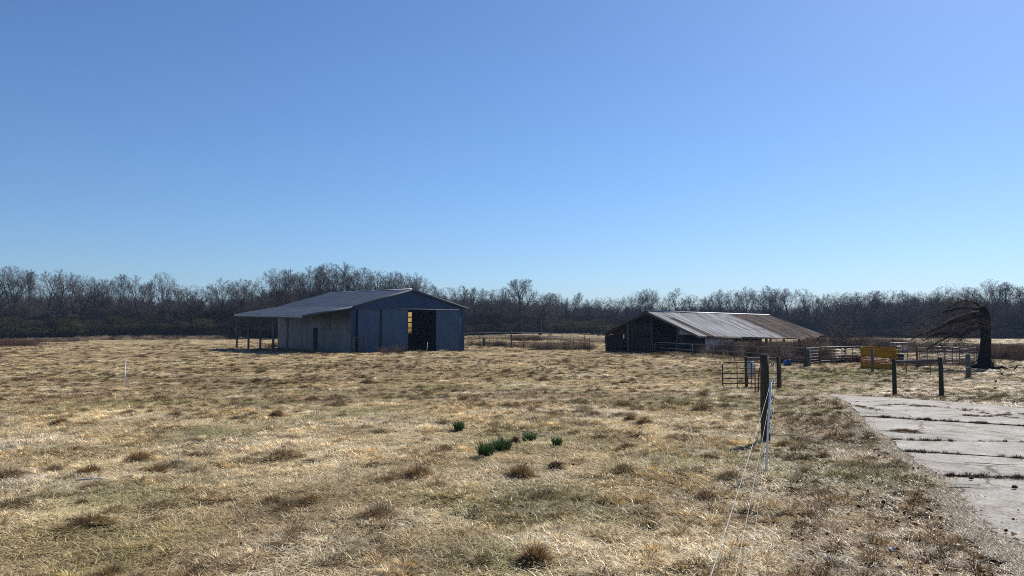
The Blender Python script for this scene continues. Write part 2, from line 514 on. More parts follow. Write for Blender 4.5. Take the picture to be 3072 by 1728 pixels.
# ---------------------------------------------------------------- ground
def build_ground():
    ys = np.concatenate([np.linspace(-60, 0.4, 24), np.geomspace(0.6, 1450, 600)])
    s = np.linspace(-1, 1, 440)
    Y = np.repeat(ys[:, None], len(s), 1)
    half = 9 + 1.25 * np.maximum(ys, 0) + np.where(ys < 0.5, 60, 0)
    X = s[None, :] * half[:, None]
    Z = hgt(X, Y)
    Z = Z - np.where(in_slab(X, Y), 0.035, 0.0)
    nr, nc = Y.shape
    i = np.arange(nr - 1)[:, None] * nc; j = np.arange(nc - 1)[None, :]
    q = np.stack([i + j, i + j + 1, i + nc + j + 1, i + nc + j], -1).reshape(-1, 4)
    mb = MB(); mb.add(np.stack([X, Y, Z], -1).reshape(-1, 3), q)
    m, n, l = new_mat('dormant pasture soil and thatch')
    b = n["Principled BSDF"]; b.inputs["Roughness"].default_value = 0.95; b.inputs["Specular IOR Level"].default_value = 0.1
    tc = n.new("ShaderNodeTexCoord")
    def noise(scale, detail=6, rough=0.65):
        z = n.new("ShaderNodeTexNoise"); z.inputs["Scale"].default_value = scale; z.inputs["Detail"].default_value = detail; z.inputs["Roughness"].default_value = rough
        l.new(tc.outputs["Object"], z.inputs["Vector"]); return z
    def ramp(src, stops):
        r = n.new("ShaderNodeValToRGB")
        r.color_ramp.elements[0].position, r.color_ramp.elements[0].color = stops[0][0], (*stops[0][1], 1)
        r.color_ramp.elements[1].position, r.color_ramp.elements[1].color = stops[-1][0], (*stops[-1][1], 1)
        for p, c in stops[1:-1]:
            e = r.color_ramp.elements.new(p); e.color = (*c, 1)
        l.new(src, r.inputs[0]); return r
    big = ramp(noise(0.06, 4).outputs["Fac"], [(0.3, (0.255, 0.19, 0.11)), (0.5, (0.35, 0.27, 0.155)), (0.7, (0.30, 0.25, 0.125))])
    fine = ramp(noise(6.0, 10, 0.75).outputs["Fac"], [(0.30, (0.22, 0.19, 0.16)), (0.5, (0.62, 0.58, 0.53)), (0.72, (1.45, 1.38, 1.26))])
    mid = ramp(noise(0.7, 5).outputs["Fac"], [(0.3, (0.72, 0.68, 0.62)), (0.7, (1.1, 1.08, 1.02))])
    m1 = n.new("ShaderNodeMixRGB"); m1.blend_type = 'MULTIPLY'; m1.inputs[0].default_value = 1
    m2 = n.new("ShaderNodeMixRGB"); m2.blend_type = 'MULTIPLY'; m2.inputs[0].default_value = 1
    l.new(big.outputs[0], m1.inputs[1]); l.new(fine.outputs[0], m1.inputs[2])
    l.new(m1.outputs[0], m2.inputs[1]); l.new(mid.outputs[0], m2.inputs[2])
    l.new(m2.outputs[0], b.inputs["Base Color"])
    bp = n.new("ShaderNodeBump"); bp.inputs["Strength"].default_value = 0.9; bp.inputs["Distance"].default_value = 0.06
    l.new(noise(9.0, 8).outputs["Fac"], bp.inputs["Height"]); l.new(bp.outputs[0], b.inputs["Normal"])
    g = mb.build('ground', m, smooth_shade=True)
    g['kind'] = 'structure'
build_ground()

# ---------------------------------------------------------------- concrete pavement
JOINTS_PX = [((2482, 1187), (3072, 1229)), ((2541, 1208), (3072, 1250)), ((2588, 1254), (3072, 1284)), ((2674, 1327), (3072, 1335)),
             ((2714, 1362), (3072, 1384)), ((2823, 1436), (3072, 1444)), ((3330, 1930), (4300, 1935))]
JOINTS = []
for a, b in JOINTS_PX:
    pa = G(*a)[:2]; pb = G(*b)[:2]
    k = (24.0 - pa[0]) / (pb[0] - pa[0])
    JOINTS.append((pa, pa + (pb - pa) * k))
def build_slab():
    mb = MB()
    e_len = np.concatenate([[0], np.cumsum([np.linalg.norm(EDGE[i + 1] - EDGE[i]) for i in range(len(EDGE) - 1)])])
    EX = np.array(EDGE)
    def edge_at(d):
        return np.stack([np.interp(d, e_len, EX[:, 0]), np.interp(d, e_len, EX[:, 1])], -1)
    idx = [EDGE_PX.index(a) for a, _ in JOINTS_PX]
    for k in range(len(JOINTS) - 1):
        d0, d1 = e_len[idx[k]], e_len[idx[k + 1]]
        gap = 0.05
        nb, na = 14, 260
        ts = np.linspace(0, 1, nb)
        L = edge_at(d0 + (d1 - d0) * ts)
        Rr = JOINTS[k][1][None] * (1 - ts[:, None]) + JOINTS[k + 1][1][None] * ts[:, None]
        ss = np.linspace(0, 1, na) ** 1.5
        P = L[:, None, :] * (1 - ss[None, :, None]) + Rr[:, None, :] * ss[None, :, None]
        # ragged left margin and worn joints
        wob = 0.10 * fbm(P[:, :, 1] * 2.2, P[:, :, 0] * 0.5, 40 + k, 3) * np.exp(-ss * 40)[None, :]
        P[:, :, 0] += wob
        edge_pull = np.zeros((nb, na)); edge_pull[0] = -1; edge_pull[-1] = 1
        P[:, :, 1] += edge_pull * (gap + 0.035 * fbm(P[:, :, 0] * 1.7, P[:, :, 1], 60 + k, 3))
        tilt = 0.007 * math.sin(k * 2.3)
        Z = h_macro(P[:, :, 0], P[:, :, 1]) + 0.035 + tilt + 0.006 * fbm(P[:, :, 0], P[:, :, 1], 71, 2)
        top = np.stack([P[:, :, 0], P[:, :, 1], Z], -1)
        i = np.arange(nb - 1)[:, None] * na; j = np.arange(na - 1)[None, :]
        q = np.stack([i + j, i + na + j, i + na + j + 1, i + j + 1], -1).reshape(-1, 4)
        mb.add(top.reshape(-1, 3), q)
        # thickness round the rim
        rim = np.concatenate([top[0], top[1:, -1], top[-1, ::-1][1:], top[::-1, 0][1:]])
        low = rim.copy(); low[:, 2] -= 0.14
        r = len(rim)
        mb.add(np.concatenate([rim, low]), [[x, x + 1, r + x + 1, r + x] for x in range(r - 1)])
    o = mb.build('concrete_pavement', M['concrete'])
    o['kind'] = 'structure'
build_slab()

# ---------------------------------------------------------------- metal barn
def barn_metal():
    P0 = np.array([-19.32, 92.3]); v = np.array([0.809, 0.588]); u = np.array([-0.588, 0.809])
    n_front = np.array([-u[0], -u[1], 0]); n_left = np.array([-v[0], -v[1], 0])
    RISE = 0.0215
    WIDE, LONG = 16.1, 25.5
    zs_s = [-6.2, 0.0, 8.1, 16.55]; zs_z = [4.36, 5.50, 7.82, 5.56]
    def zr(s, t=0.0):
        return float(np.interp(s, zs_s, zs_z)) + RISE * t
    def B(s, t, z):
        p = P0 + v * s + u * t
        return np.array([p[0], p[1], z])
    def gz(s, t):
        p = P0 + v * s + u * t
        return hz(p[0], p[1]) - 0.12
    root = thing('metal_barn', 'long blue-grey metal barn with low gable, sliding doors and an open lean-to', 'barn', B(8, 0, gz(8, 0)))
    org = np.array(root.location)
    def part(mb, name, m, parent=root):
        return mb.build(name, m, parent, org)
    def sub(mb, name, m, parent):
        o = mb.build(name, m, parent, org); return o
    DH = 5.25
    # gable end: corner strips and the triangle above the door track
    w = MB()
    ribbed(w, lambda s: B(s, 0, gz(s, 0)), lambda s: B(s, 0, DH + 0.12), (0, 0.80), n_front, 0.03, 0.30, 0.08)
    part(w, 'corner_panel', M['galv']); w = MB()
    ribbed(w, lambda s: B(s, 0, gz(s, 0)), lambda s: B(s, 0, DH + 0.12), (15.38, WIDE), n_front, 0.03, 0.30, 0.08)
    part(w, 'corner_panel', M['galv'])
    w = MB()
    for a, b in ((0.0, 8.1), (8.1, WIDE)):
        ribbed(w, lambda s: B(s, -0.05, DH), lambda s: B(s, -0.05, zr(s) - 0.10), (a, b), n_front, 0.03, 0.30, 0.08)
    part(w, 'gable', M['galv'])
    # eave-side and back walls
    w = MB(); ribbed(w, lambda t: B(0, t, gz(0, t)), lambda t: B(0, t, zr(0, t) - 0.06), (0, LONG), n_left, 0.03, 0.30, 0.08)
    left = part(w, 'wall', M['galv_side_lit'])
    left['label'] = 'metal side wall under the lean-to, its colour lightened for light off the field'
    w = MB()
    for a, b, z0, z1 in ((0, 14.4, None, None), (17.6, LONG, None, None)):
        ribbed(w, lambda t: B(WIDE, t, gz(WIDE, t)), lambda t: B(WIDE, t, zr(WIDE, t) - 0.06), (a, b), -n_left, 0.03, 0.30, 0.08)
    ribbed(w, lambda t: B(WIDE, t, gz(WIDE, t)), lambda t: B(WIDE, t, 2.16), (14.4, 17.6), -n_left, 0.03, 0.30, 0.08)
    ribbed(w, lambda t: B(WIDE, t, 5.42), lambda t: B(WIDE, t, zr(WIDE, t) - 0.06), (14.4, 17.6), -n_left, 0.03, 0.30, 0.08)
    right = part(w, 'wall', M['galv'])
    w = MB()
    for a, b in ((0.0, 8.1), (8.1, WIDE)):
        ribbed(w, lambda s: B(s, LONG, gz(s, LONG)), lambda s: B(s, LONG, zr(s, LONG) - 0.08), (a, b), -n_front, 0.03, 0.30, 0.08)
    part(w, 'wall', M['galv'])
    w = MB(); w.slab([B(WIDE, 14.4, 2.16), B(WIDE, 17.6, 2.16), B(WIDE, 17.6, 5.42), B(WIDE, 14.4, 5.42)], n_left, 0.01)
    part(w, 'skylight_panel', M['skylight'])
    w = MB()
    for z in (1.3, 2.1, 2.95, 3.75, 4.55, 5.35):
        w.beam(B(WIDE - 0.12, 0.1, z), B(WIDE - 0.12, LONG - 0.1, z), 0.16, 0.15)
    part(w, 'wall_girts', M['timber'])
    # roof: three slopes with standing ribs
    for s0, s1, nm in ((8.1, -0.02, 'roof'), (0.0, -6.2, 'roof'), (8.1, 16.55, 'roof')):
        w = MB()
        dz = 0.0 if s1 != -6.2 else -0.02
        nn = np.cross(B(s1, 0, zr(s1)) - B(s0, 0, zr(s0)), B(s0, 1, zr(s0, 1)) - B(s0, 0, zr(s0))); nn /= np.linalg.norm(nn); nn *= np.sign(nn[2])
        ribbed(w, lambda t: B(s0, t, zr(s0, t) + dz), lambda t: B(s1, t, zr(s1, t) + dz), (-0.35, LONG + 0.4), nn, 0.05, 0.42, 0.11)
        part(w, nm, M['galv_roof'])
    w = MB()
    for sgn in (-1, 1):
        w.slab([B(8.1, -0.36, zr(8.1) + 0.06), B(8.1 + sgn * 0.32, -0.36, zr(8.1 + sgn * 0.32) + 0.065), B(8.1 + sgn * 0.32, LONG + 0.4, zr(8.1 + sgn * 0.32, LONG) + 0.065), B(8.1, LONG + 0.4, zr(8.1, LONG) + 0.06)], (0, 0, 1), 0.02)
    part(w, 'ridge_cap', M['galv_roof'])
    w = MB()
    for a, b in ((-6.2, 0.0), (0.0, 8.1), (8.1, 16.55)):
        w.beam(B(a, -0.37, zr(a) - 0.08), B(b, -0.37, zr(b) - 0.08), 0.05, 0.24)
    part(w, 'rake_trim', M['trim'])
    w = MB(); w.beam(B(-6.22, -0.36, zr(-6.2) - 0.12), B(-6.22, LONG + 0.4, zr(-6.2, LONG) - 0.12), 0.04, 0.24)
    part(w, 'eave_trim', M['fascia'])
    # sliding doors
    def door(a, b, t, m):
        w = MB()
        ribbed(w, lambda s: B(s, t, max(gz(s, t) + 0.16, 0.0)), lambda s: B(s, t, DH - 0.03), (a, b), n_front, 0.022, 0.46, 0.07)
        d = part(w, 'door', m)
        for s in (a + 0.04, b - 0.04):
            f = MB(); f.beam(B(s, t - 0.04, gz(s, t) + 0.14), B(s, t - 0.04, DH - 0.02), 0.08, 0.05, (v[0], v[1], 0))
            sub(f, 'door_stile', M['trim'], d)
        return d
    door(0.82, 3.88, -0.14, M['galv_door'])
    door(3.96, 7.65, -0.14, M['galv_door'])
    door(11.66, 15.36, -0.14, M['galv_door'])
    w = MB(); w.beam(B(0.4, -0.16, DH + 0.05), B(15.9, -0.16, DH + 0.05), 0.14, 0.14)
    part(w, 'door_track', M['trim'])
    # opening in the eave-side wall
    w = MB(); w.slab([B(-0.05, 10.4, gz(0, 10)), B(-0.05, 11.7, gz(0, 11)), B(-0.05, 11.7, 2.95), B(-0.05, 10.4, 2.95)], n_left, 0.03)
    part(w, 'door', M['board_dark'])
    for t0, t1, z0 in ((6.1, 7.4, 2.7), (13.5, 15.2, 3.4)):
        w = MB(); ribbed(w, lambda t: B(-0.05, t, z0), lambda t: B(-0.05, t, zr(0, t) - 0.15), (t0, t1), n_left, 0.025, 0.3, 0.08)
        part(w, 'rusty_sheet', M['rust_panel'])
    # lean-to posts, beam, braces, rafters
    tp = [0.15, 5.0, 10.0, 15.0, 20.0, 25.3]
    for t in tp:
        w = MB(); w.beam(B(-5.95, t, gz(-6, t) - 0.3), B(-5.95, t, zr(-5.95, t) - 0.34), 0.22, 0.22, (v[0], v[1], 0))
        p = part(w, 'post', M['timber'])
        k = MB()
        for dt in (-1, 1):
            if 0 <= t + dt * 0.9 <= 25.6:
                k.beam(B(-5.95, t + dt * 0.08, zr(-5.95, t) - 1.35), B(-5.95, t + dt * 0.95, zr(-5.95, t) - 0.42), 0.09, 0.12)
        sub(k, 'brace', M['timber'], p)
    w = MB(); w.beam(B(-5.95, -0.2, zr(-5.95) - 0.30), B(-5.95, LONG + 0.2, zr(-5.95, LONG) - 0.30), 0.14, 0.26)
    part(w, 'beam', M['timber'])
    w = MB()
    for t in np.arange(0.2, LONG, 2.5):
        w.beam(B(-6.1, t, zr(-6.1, t) - 0.14), B(-0.05, t, zr(-0.05, t) - 0.14), 0.06, 0.18)
        w.beam(B(0.05, t, zr(0.05, t) - 0.16), B(8.1, t, zr(8.1, t) - 0.16), 0.06, 0.2)
        w.beam(B(8.1, t, zr(8.1, t) - 0.16), B(16.0, t, zr(16.0, t) - 0.16), 0.06, 0.2)
    part(w, 'rafters', M['timber'])
    return B, gz
B1, gz1 = barn_metal()

def h_frame(name, label, cat, pA, pB, hA, hB, w, m, rail_m, rail_drop=0.12, round_posts=True, wires=False, group=None):
    """two posts joined by a cross rail"""
    root = thing(name, label, cat, (*((np.array(pA[:2]) + np.array(pB[:2])) / 2), hz((pA[0] + pB[0]) / 2, (pA[1] + pB[1]) / 2)), group)
    org = np.array(root.location)
    tops = []
    for p, h in ((pA, hA), (pB, hB)):
        z0 = hz(p[0], p[1])
        mb = MB()
        if round_posts:
            mb.tube([(p[0], p[1], z0 - 0.3), (p[0] + 0.006, p[1], z0 + h * 0.5), (p[0], p[1], z0 + h)], [w / 2 * 1.06, w / 2, w / 2 * 0.96], 12)
        else:
            mb.beam((p[0], p[1], z0 - 0.3), (p[0], p[1], z0 + h), w, w)
        mb.build('post', m, root, org)
        tops.append(np.array([p[0], p[1], z0 + h]))
    d = tops[1] - tops[0]; d /= np.linalg.norm(d)
    mb = MB()
    a = tops[0] + d * w * 0.45 - np.array([0, 0, rail_drop]); b = tops[1] - d * w * 0.45 - np.array([0, 0, rail_drop])
    mb.tube([a, b], w * 0.36, 10)
    mb.build('rail', rail_m, root, org)
    if wires:
        mb = MB()
        zA = hz(pA[0], pA[1]); zB = hz(pB[0], pB[1])
        mb.tube([(pA[0], pA[1], zA + 0.12), (pB[0], pB[1], zB + hB - 0.2)], 0.006, 4)
        mb.tube([(pB[0], pB[1], zB + 0.15), (pA[0], pA[1], zA + hA - 0.25)], 0.005, 4)
        mb.build('brace_wire', M['wire'], root, org)
    return root

# small wooden frame and white post in front of the doors
q = [B1(on_line(px, np.array([-19.32, 92.3]) + np.array([-0.588, 0.809]) * -1.2, np.array([0.809, 0.588])), -1.2, 0) for px in (1063, 1097)]
h_frame('hitching_rail', 'dark timber hitching rail standing by the metal barn corner and first sliding door', 'hitching rail', q[0], q[1], 2.0, 1.95, 0.2, M['timber'], M['timber'], 0.15, False)

# ---------------------------------------------------------------- old cattle barn
def barn_old():
    v = np.array([0.736, -0.677]); u = np.array([0.677, 0.736]); P0 = np.array([15.88, 90.0])
    n_front = np.array([-u[0], -u[1], 0.0]); n_right = np.array([v[0], v[1], 0.0])
    def B(s, t, z):
        p = P0 + v * s + u * t
        return np.array([p[0], p[1], z])
    def gz(s, t):
        p = P0 + v * s + u * t
        return hz(p[0], p[1]) - 0.1
    LONG = 32.7
    RZ = 4.93
    def eave_r(t):
        f = t / LONG * 36.0 / LONG * LONG if False else t
        z = float(np.interp(t, [0, 9, 20, 26, 32.7], [2.02, 1.88, 1.68, 1.60, 1.92]))
        s = float(np.interp(t, [0, 12, 24, 32.7], [7.0, 7.25, 7.5, 7.1]))
        k = t * (35.6 / 32.7) if t > 0 else t
        return B(s, k, z)
    def ridge(t):
        return B(0, t, RZ - 0.03 * math.sin(t * 0.21) - 0.02 * math.sin(t * 0.83))
    def eave_l(t):
        return B(-6.95, t, 2.2 - 0.08 * math.sin(t * 0.15))
    def zr(s):
        return RZ - abs(s) * (RZ - 2.02) / 7.0
    root = thing('cattle_barn', 'weathered open cattle barn with a low half-rusted tin roof and peeling white boards', 'barn', B(0, 0, gz(0, 0)))
    org = np.array(root.location)
    def part(mb, name, m, parent=root):
        return mb.build(name, m, parent, org)
    m_pale = roof_metal('pale weathered tin', (0.15, 0.148, 0.148), (0.46, 0.455, 0.455), (0.07, 0.042, 0.028), (0.15, 0.10, 0.07), 0.55, 0.8, u, v)
    m_rust = roof_metal('rust brown tin', (0.06, 0.042, 0.033), (0.19, 0.15, 0.125), (0.085, 0.058, 0.044), (0.32, 0.285, 0.26), 0.56, 0.85, u, v, 0.02)
    nn = np.cross(eave_r(0) - ridge(0), ridge(1) - ridge(0)); nn /= np.linalg.norm(nn); nn *= np.sign(nn[2])
    nl = np.cross(eave_l(0) - ridge(0), ridge(1) - ridge(0)); nl /= np.linalg.norm(nl); nl *= np.sign(nl[2])
    w = MB(); ribbed(w, ridge, eave_r, (-0.5, 19.4), nn, 0.035, 0.33, 0.12)
    o = part(w, 'roof', m_pale); o['label'] = 'pale grey half of the tin roof'
    w = MB(); ribbed(w, ridge, eave_r, (19.4, LONG), nn, 0.035, 0.33, 0.12)
    o = part(w, 'roof', m_rust); o['label'] = 'rust brown half of the tin roof'
    w = MB(); ribbed(w, ridge, eave_l, (-0.5, LONG), nl, 0.035, 0.33, 0.12)
    part(w, 'roof', m_rust)
    # single rusty sheet near the front edge
    w = MB()
    ribbed(w, lambda t: ridge(t) * 0.72 + eave_r(t) * 0.28 + nn * 0.045, lambda t: eave_r(t) + nn * 0.045, (1.1, 2.6), nn, 0.035, 0.33, 0.12)
    part(w, 'rusty_sheet', m_rust)
    w = MB()
    for sgn in (-1, 1):
        w.slab([ridge(-0.5) + nn * 0.07, B(sgn * 0.28, -0.5, zr(0.28) + 0.08), B(sgn * 0.28, LONG, zr(0.28) + 0.08), ridge(LONG) + nn * 0.07], (0, 0, 1), 0.015)
    part(w, 'ridge_cap', M['fascia'])
    w = MB()
    w.beam(B(0, -0.46, RZ - 0.14), B(7.0, -0.46, 2.02 - 0.14), 0.05, 0.24)
    w.beam(B(0, -0.46, RZ - 0.14), B(-6.95, -0.46, 2.2 - 0.14), 0.05, 0.24)
    part(w, 'rake_board', M['post_grey'])
    w = MB()
    pts = [eave_r(t) + np.array([0, 0, -0.12]) for t in (-0.3, 9, 20, 26, 31.0)]
    for a, b in zip(pts[:-1], pts[1:]):
        w.beam(a - n_right * 0.15, b - n_right * 0.15, 0.05, 0.17)
    part(w, 'eave_board', M['timber'])
    # rafters and purlins under the roof
    w = MB()
    for t in np.arange(0.3, LONG, 2.4):
        w.beam(B(0, t, RZ - 0.16), B(6.8, t, zr(6.8) - 0.22), 0.06, 0.17)
        w.beam(B(0, t, RZ - 0.16), B(-6.7, t, zr(6.5) - 0.12), 0.06, 0.17)
    for s in (-5, -3.2, -1.4, 1.4, 3.2, 5):
        w.beam(B(s, -0.4, zr(s) - 0.07), B(s, LONG - 0.3, zr(s) - 0.07), 0.05, 0.08)
    part(w, 'rafters', M['timber'])
    # gable plane helper: column px -> s along the gable, height of row py there
    def gs(px, t):
        return on_line(px, P0 + u * t, v)
    def gzpy(px, py, t):
        s = gs(px, t)
        return height_at(py, (P0 + v * s + u * t)[1])
    O = (1790, 920); K = 400 / 2576.0
    def Zc(zx, zy):
        return O[0] + zx * K, O[1] + zy * K
    def panel(mb, zx0, zx1, zy0, zy1, t, th=0.04, to_ground=False):
        """boarded panel seen between those columns and rows, on the plane t behind the gable"""
        xs = (O[0] + zx0 * K, O[0] + zx1 * K); ys_ = (O[1] + zy0 * K, O[1] + zy1 * K)
        s0, s1 = gs(xs[0], t), gs(xs[1], t)
        zt0, zt1 = gzpy(xs[0], ys_[0], t), gzpy(xs[1], ys_[0], t)
        zt0 = min(zt0, zr(s0) - 0.2); zt1 = min(zt1, zr(s1) - 0.2)
        if to_ground:
            zb0, zb1 = gz(s0, t), gz(s1, t)
        else:
            zb0, zb1 = gzpy(xs[0], ys_[1], t), gzpy(xs[1], ys_[1], t)
        nb = max(1, int(abs(s1 - s0) / 0.24))
        for i in range(nb):
            a = s0 + (s1 - s0) * i / nb; b = s0 + (s1 - s0) * (i + 0.94) / nb
            fa, fb = i / nb, (i + 0.94) / nb
            dz = RNG.uniform(-0.03, 0.03)
            mb.slab([B(a, t + RNG.uniform(-.008, .008), zb0 + (zb1 - zb0) * fa + dz), B(b, t, zb0 + (zb1 - zb0) * fb + dz), B(b, t, zt0 + (zt1 - zt0) * fb), B(a, t, zt0 + (zt1 - zt0) * fa)], n_front, th)
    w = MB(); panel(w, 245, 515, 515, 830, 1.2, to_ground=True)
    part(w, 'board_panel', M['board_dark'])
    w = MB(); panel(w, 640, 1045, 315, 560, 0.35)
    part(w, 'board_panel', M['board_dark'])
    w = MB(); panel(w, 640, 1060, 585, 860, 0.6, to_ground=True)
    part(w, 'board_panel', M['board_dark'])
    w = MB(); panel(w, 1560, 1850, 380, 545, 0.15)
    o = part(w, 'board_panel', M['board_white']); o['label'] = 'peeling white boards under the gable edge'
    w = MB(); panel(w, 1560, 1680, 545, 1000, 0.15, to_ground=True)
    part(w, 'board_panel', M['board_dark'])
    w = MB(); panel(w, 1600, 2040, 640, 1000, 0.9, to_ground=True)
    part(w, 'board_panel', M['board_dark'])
    # gable posts and slats
    for zx, m in ((185, 'post_dark'), (605, 'post_grey'), (1060, 'post_dark'), (1555, 'post_dark')):
        px = O[0] + zx * K
        s = gs(px, 0.1)
        w = MB(); w.beam(B(s, 0.1, gz(s, 0.1) - 0.2), B(s, 0.1, zr(s) - 0.2), 0.2, 0.2, (v[0], v[1], 0))
        part(w, 'post', M[m])
    for zx0, zx1 in ((185, 250), (515, 605)):
        s0, s1 = gs(O[0] + zx0 * K, 0.5), gs(O[0] + zx1 * K, 0.5)
        for z in (0.75, 1.25, 1.75, 2.15):
            w = MB(); w.beam(B(s0, 0.6, z), B(s1, 0.6, z), 0.04, 0.14)
            part(w, 'rail', M['timber'])
    # long side: peeling wall, low boards, posts
    def side_px(px, s):
        return on_line(px, P0 + v * s, u)
    S = 6.6
    t0, t1 = side_px(2114, S), side_px(2199, S)
    w = MB()
    nb = int((t1 - t0) / 0.22)
    for i in range(nb):
        a = t0 + (t1 - t0) * i / nb; b = t0 + (t1 - t0) * (i + 0.95) / nb
        w.slab([B(S, a, gz(S, a)), B(S, b, gz(S, b)), B(S, b, 1.85), B(S, a, 1.85)], n_right, 0.03)
    o = part(w, 'board_wall', M['board_white']); o['label'] = 'peeling white board wall under the long eave'
    w = MB()
    for z in (0.35, 0.75):
        w.beam(B(S + 0.2, t0 + 2.0, z), B(S + 0.2, t1 + 9, z - 0.05), 0.04, 0.22)
    part(w, 'low_rail', M['board_white'])
    for px in (2200, 2260, 2310, 2350, 2395, 2452):
        t = side_px(px, S)
        w = MB(); w.beam(B(S, t, gz(S, t) - 0.2), B(S, t, 1.75), 0.22, 0.22, (v[0], v[1], 0))
        part(w, 'post', M['post_dark'])
    # inner stalls: far long wall with gaps, two cross walls that keep it dark
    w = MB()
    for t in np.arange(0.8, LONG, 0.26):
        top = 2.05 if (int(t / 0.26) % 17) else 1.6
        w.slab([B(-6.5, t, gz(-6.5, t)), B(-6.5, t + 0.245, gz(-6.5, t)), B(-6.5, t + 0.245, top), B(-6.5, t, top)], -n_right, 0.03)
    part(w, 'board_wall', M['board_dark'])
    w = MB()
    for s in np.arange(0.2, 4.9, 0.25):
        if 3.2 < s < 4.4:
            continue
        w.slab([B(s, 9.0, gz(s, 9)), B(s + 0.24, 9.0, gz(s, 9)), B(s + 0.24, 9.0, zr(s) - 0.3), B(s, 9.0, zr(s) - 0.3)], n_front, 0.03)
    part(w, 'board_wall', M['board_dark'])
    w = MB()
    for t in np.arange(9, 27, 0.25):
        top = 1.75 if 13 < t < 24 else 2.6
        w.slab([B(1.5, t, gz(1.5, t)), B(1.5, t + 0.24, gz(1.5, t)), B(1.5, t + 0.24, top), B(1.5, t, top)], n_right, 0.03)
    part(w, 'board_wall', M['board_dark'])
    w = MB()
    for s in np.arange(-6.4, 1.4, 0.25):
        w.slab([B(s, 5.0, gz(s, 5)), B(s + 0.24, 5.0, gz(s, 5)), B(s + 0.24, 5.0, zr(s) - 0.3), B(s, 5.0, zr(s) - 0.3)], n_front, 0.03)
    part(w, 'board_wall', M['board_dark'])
    for s, tt in ((-2.3, 0.2), (0, 8), (0, 16), (0, 24), (3.5, 8), (3.5, 16), (3.5, 24), (0, 32), (-3.4, 16), (-3.4, 24)):
        w = MB(); w.beam(B(s, tt, gz(s, tt) - 0.2), B(s, tt, zr(s) - 0.2), 0.2, 0.2)
        part(w, 'post', M['post_dark'])
barn_old()

# ---------------------------------------------------------------- pens, pipe fences and gates
def pipe_fence(label, pts, heights, rails, r_post, r_rail, m_post, m_rail, group=None, name='pipe_fence', cat='fence', square=False, rail_sag=0.0):
    """pts: plan points of the posts; heights: post height; rails: heights of the rails above ground"""
    P = [np.array([p[0], p[1], hz(p[0], p[1])]) for p in pts]
    root = thing(name, label, cat, P[0], group)
    org = np.array(root.location)
    for p in P:
        mb = MB()
        if square:
            mb.beam(p + [0, 0, -0.3], p + [0, 0, heights], r_post * 2, r_post * 2)
        else:
            mb.tube([p + [0, 0, -0.3], p + [0, 0, heights]], r_post, 8)
        mb.build('post', m_post, root, org)
    for z in rails:
        mb = MB()
        line = []
        for i in range(len(P) - 1):
            for f in (0, 0.5):
                q = P[i] * (1 - f) + P[i + 1] * f
                line.append(q + [0, 0, z - (rail_sag if f else 0)])
        line.append(P[-1] + [0, 0, z])
        mb.tube(line, r_rail, 7)
        mb.build('rail', m_rail, root, org)
    return root

def on_depth(px, d):
    return ((px - CX) / F * d / ray(px, 985)[1] * 1.0, d)

def GP(px, py):
    g = G(px, py); return (g[0], g[1])

# front pen fence of the cattle barn
pf = [GP(1964.5, 1062), GP(2077, 1072), GP(2139, 1076), GP(2204, 1081), GP(2272, 1086), GP(2343, 1091)]
pipe_fence('grey pipe fence running along the shaded front of the cattle barn', pf, 1.32, (1.30, 0.72), 0.05, 0.04, M['pipe'], M['pipe'])
# short inner panel behind its first post
pa = np.array(pf[0]) + np.array([0.3, 3.0]); pb = pa + np.array([2.6, -0.6])
pipe_fence('short pale pipe barrier inside the cattle barn gable opening', [pa, pb], 1.75, (1.72, 1.0), 0.04, 0.04, M['pipe'], M['pipe'], name='pipe_barrier', cat='barrier')

def gate_panel(name, label, cat, a, b, z0, height, nrails, nups, r, m, group=None, tiltz=0.0, skew=0.0):
    """welded tube gate between plan points a and b"""
    a = np.array([a[0], a[1], hz(a[0], a[1]) + z0]); b = np.array([b[0], b[1], hz(b[0], b[1]) + z0 + tiltz])
    root = thing(name, label, cat, a, group)
    org = np.array(root.location)
    d = b - a
    across = np.array([-d[1], d[0], 0]); across /= np.linalg.norm(across)
    up = np.array([0, 0, 1.0]) + across * skew
    cr = 0.12
    mb = MB()
    L = np.linalg.norm(d)
    e = d / L
    loop = []
    for c, sx, sz in ((a, 1, 1), (b, -1, 1), (b + up * height, -1, -1), (a + up * height, 1, -1)):
        base = [c + up * sz * cr, c + (e * sx + up * sz) * cr * 0.3, c + e * sx * cr]
        loop += base if (sx * sz) > 0 else base[::-1]
    loop = loop + [loop[0]]
    mb.tube(loop, r, 8, cap=False)
    mb.build('frame', m, root, org)
    for i in range(1, nrails - 1):
        z = height * (i / (nrails - 1)) ** 1.1
        mb = MB(); mb.tube([a + up * z, b + up * z], r * 0.85, 7); mb.build('rail', m, root, org)
    for i in range(nups):
        f = (i + 1) / (nups + 1)
        mb = MB(); mb.tube([a + d * f, a + d * f + up * height], r * 0.8, 7); mb.build('upright', m, root, org)
    return root

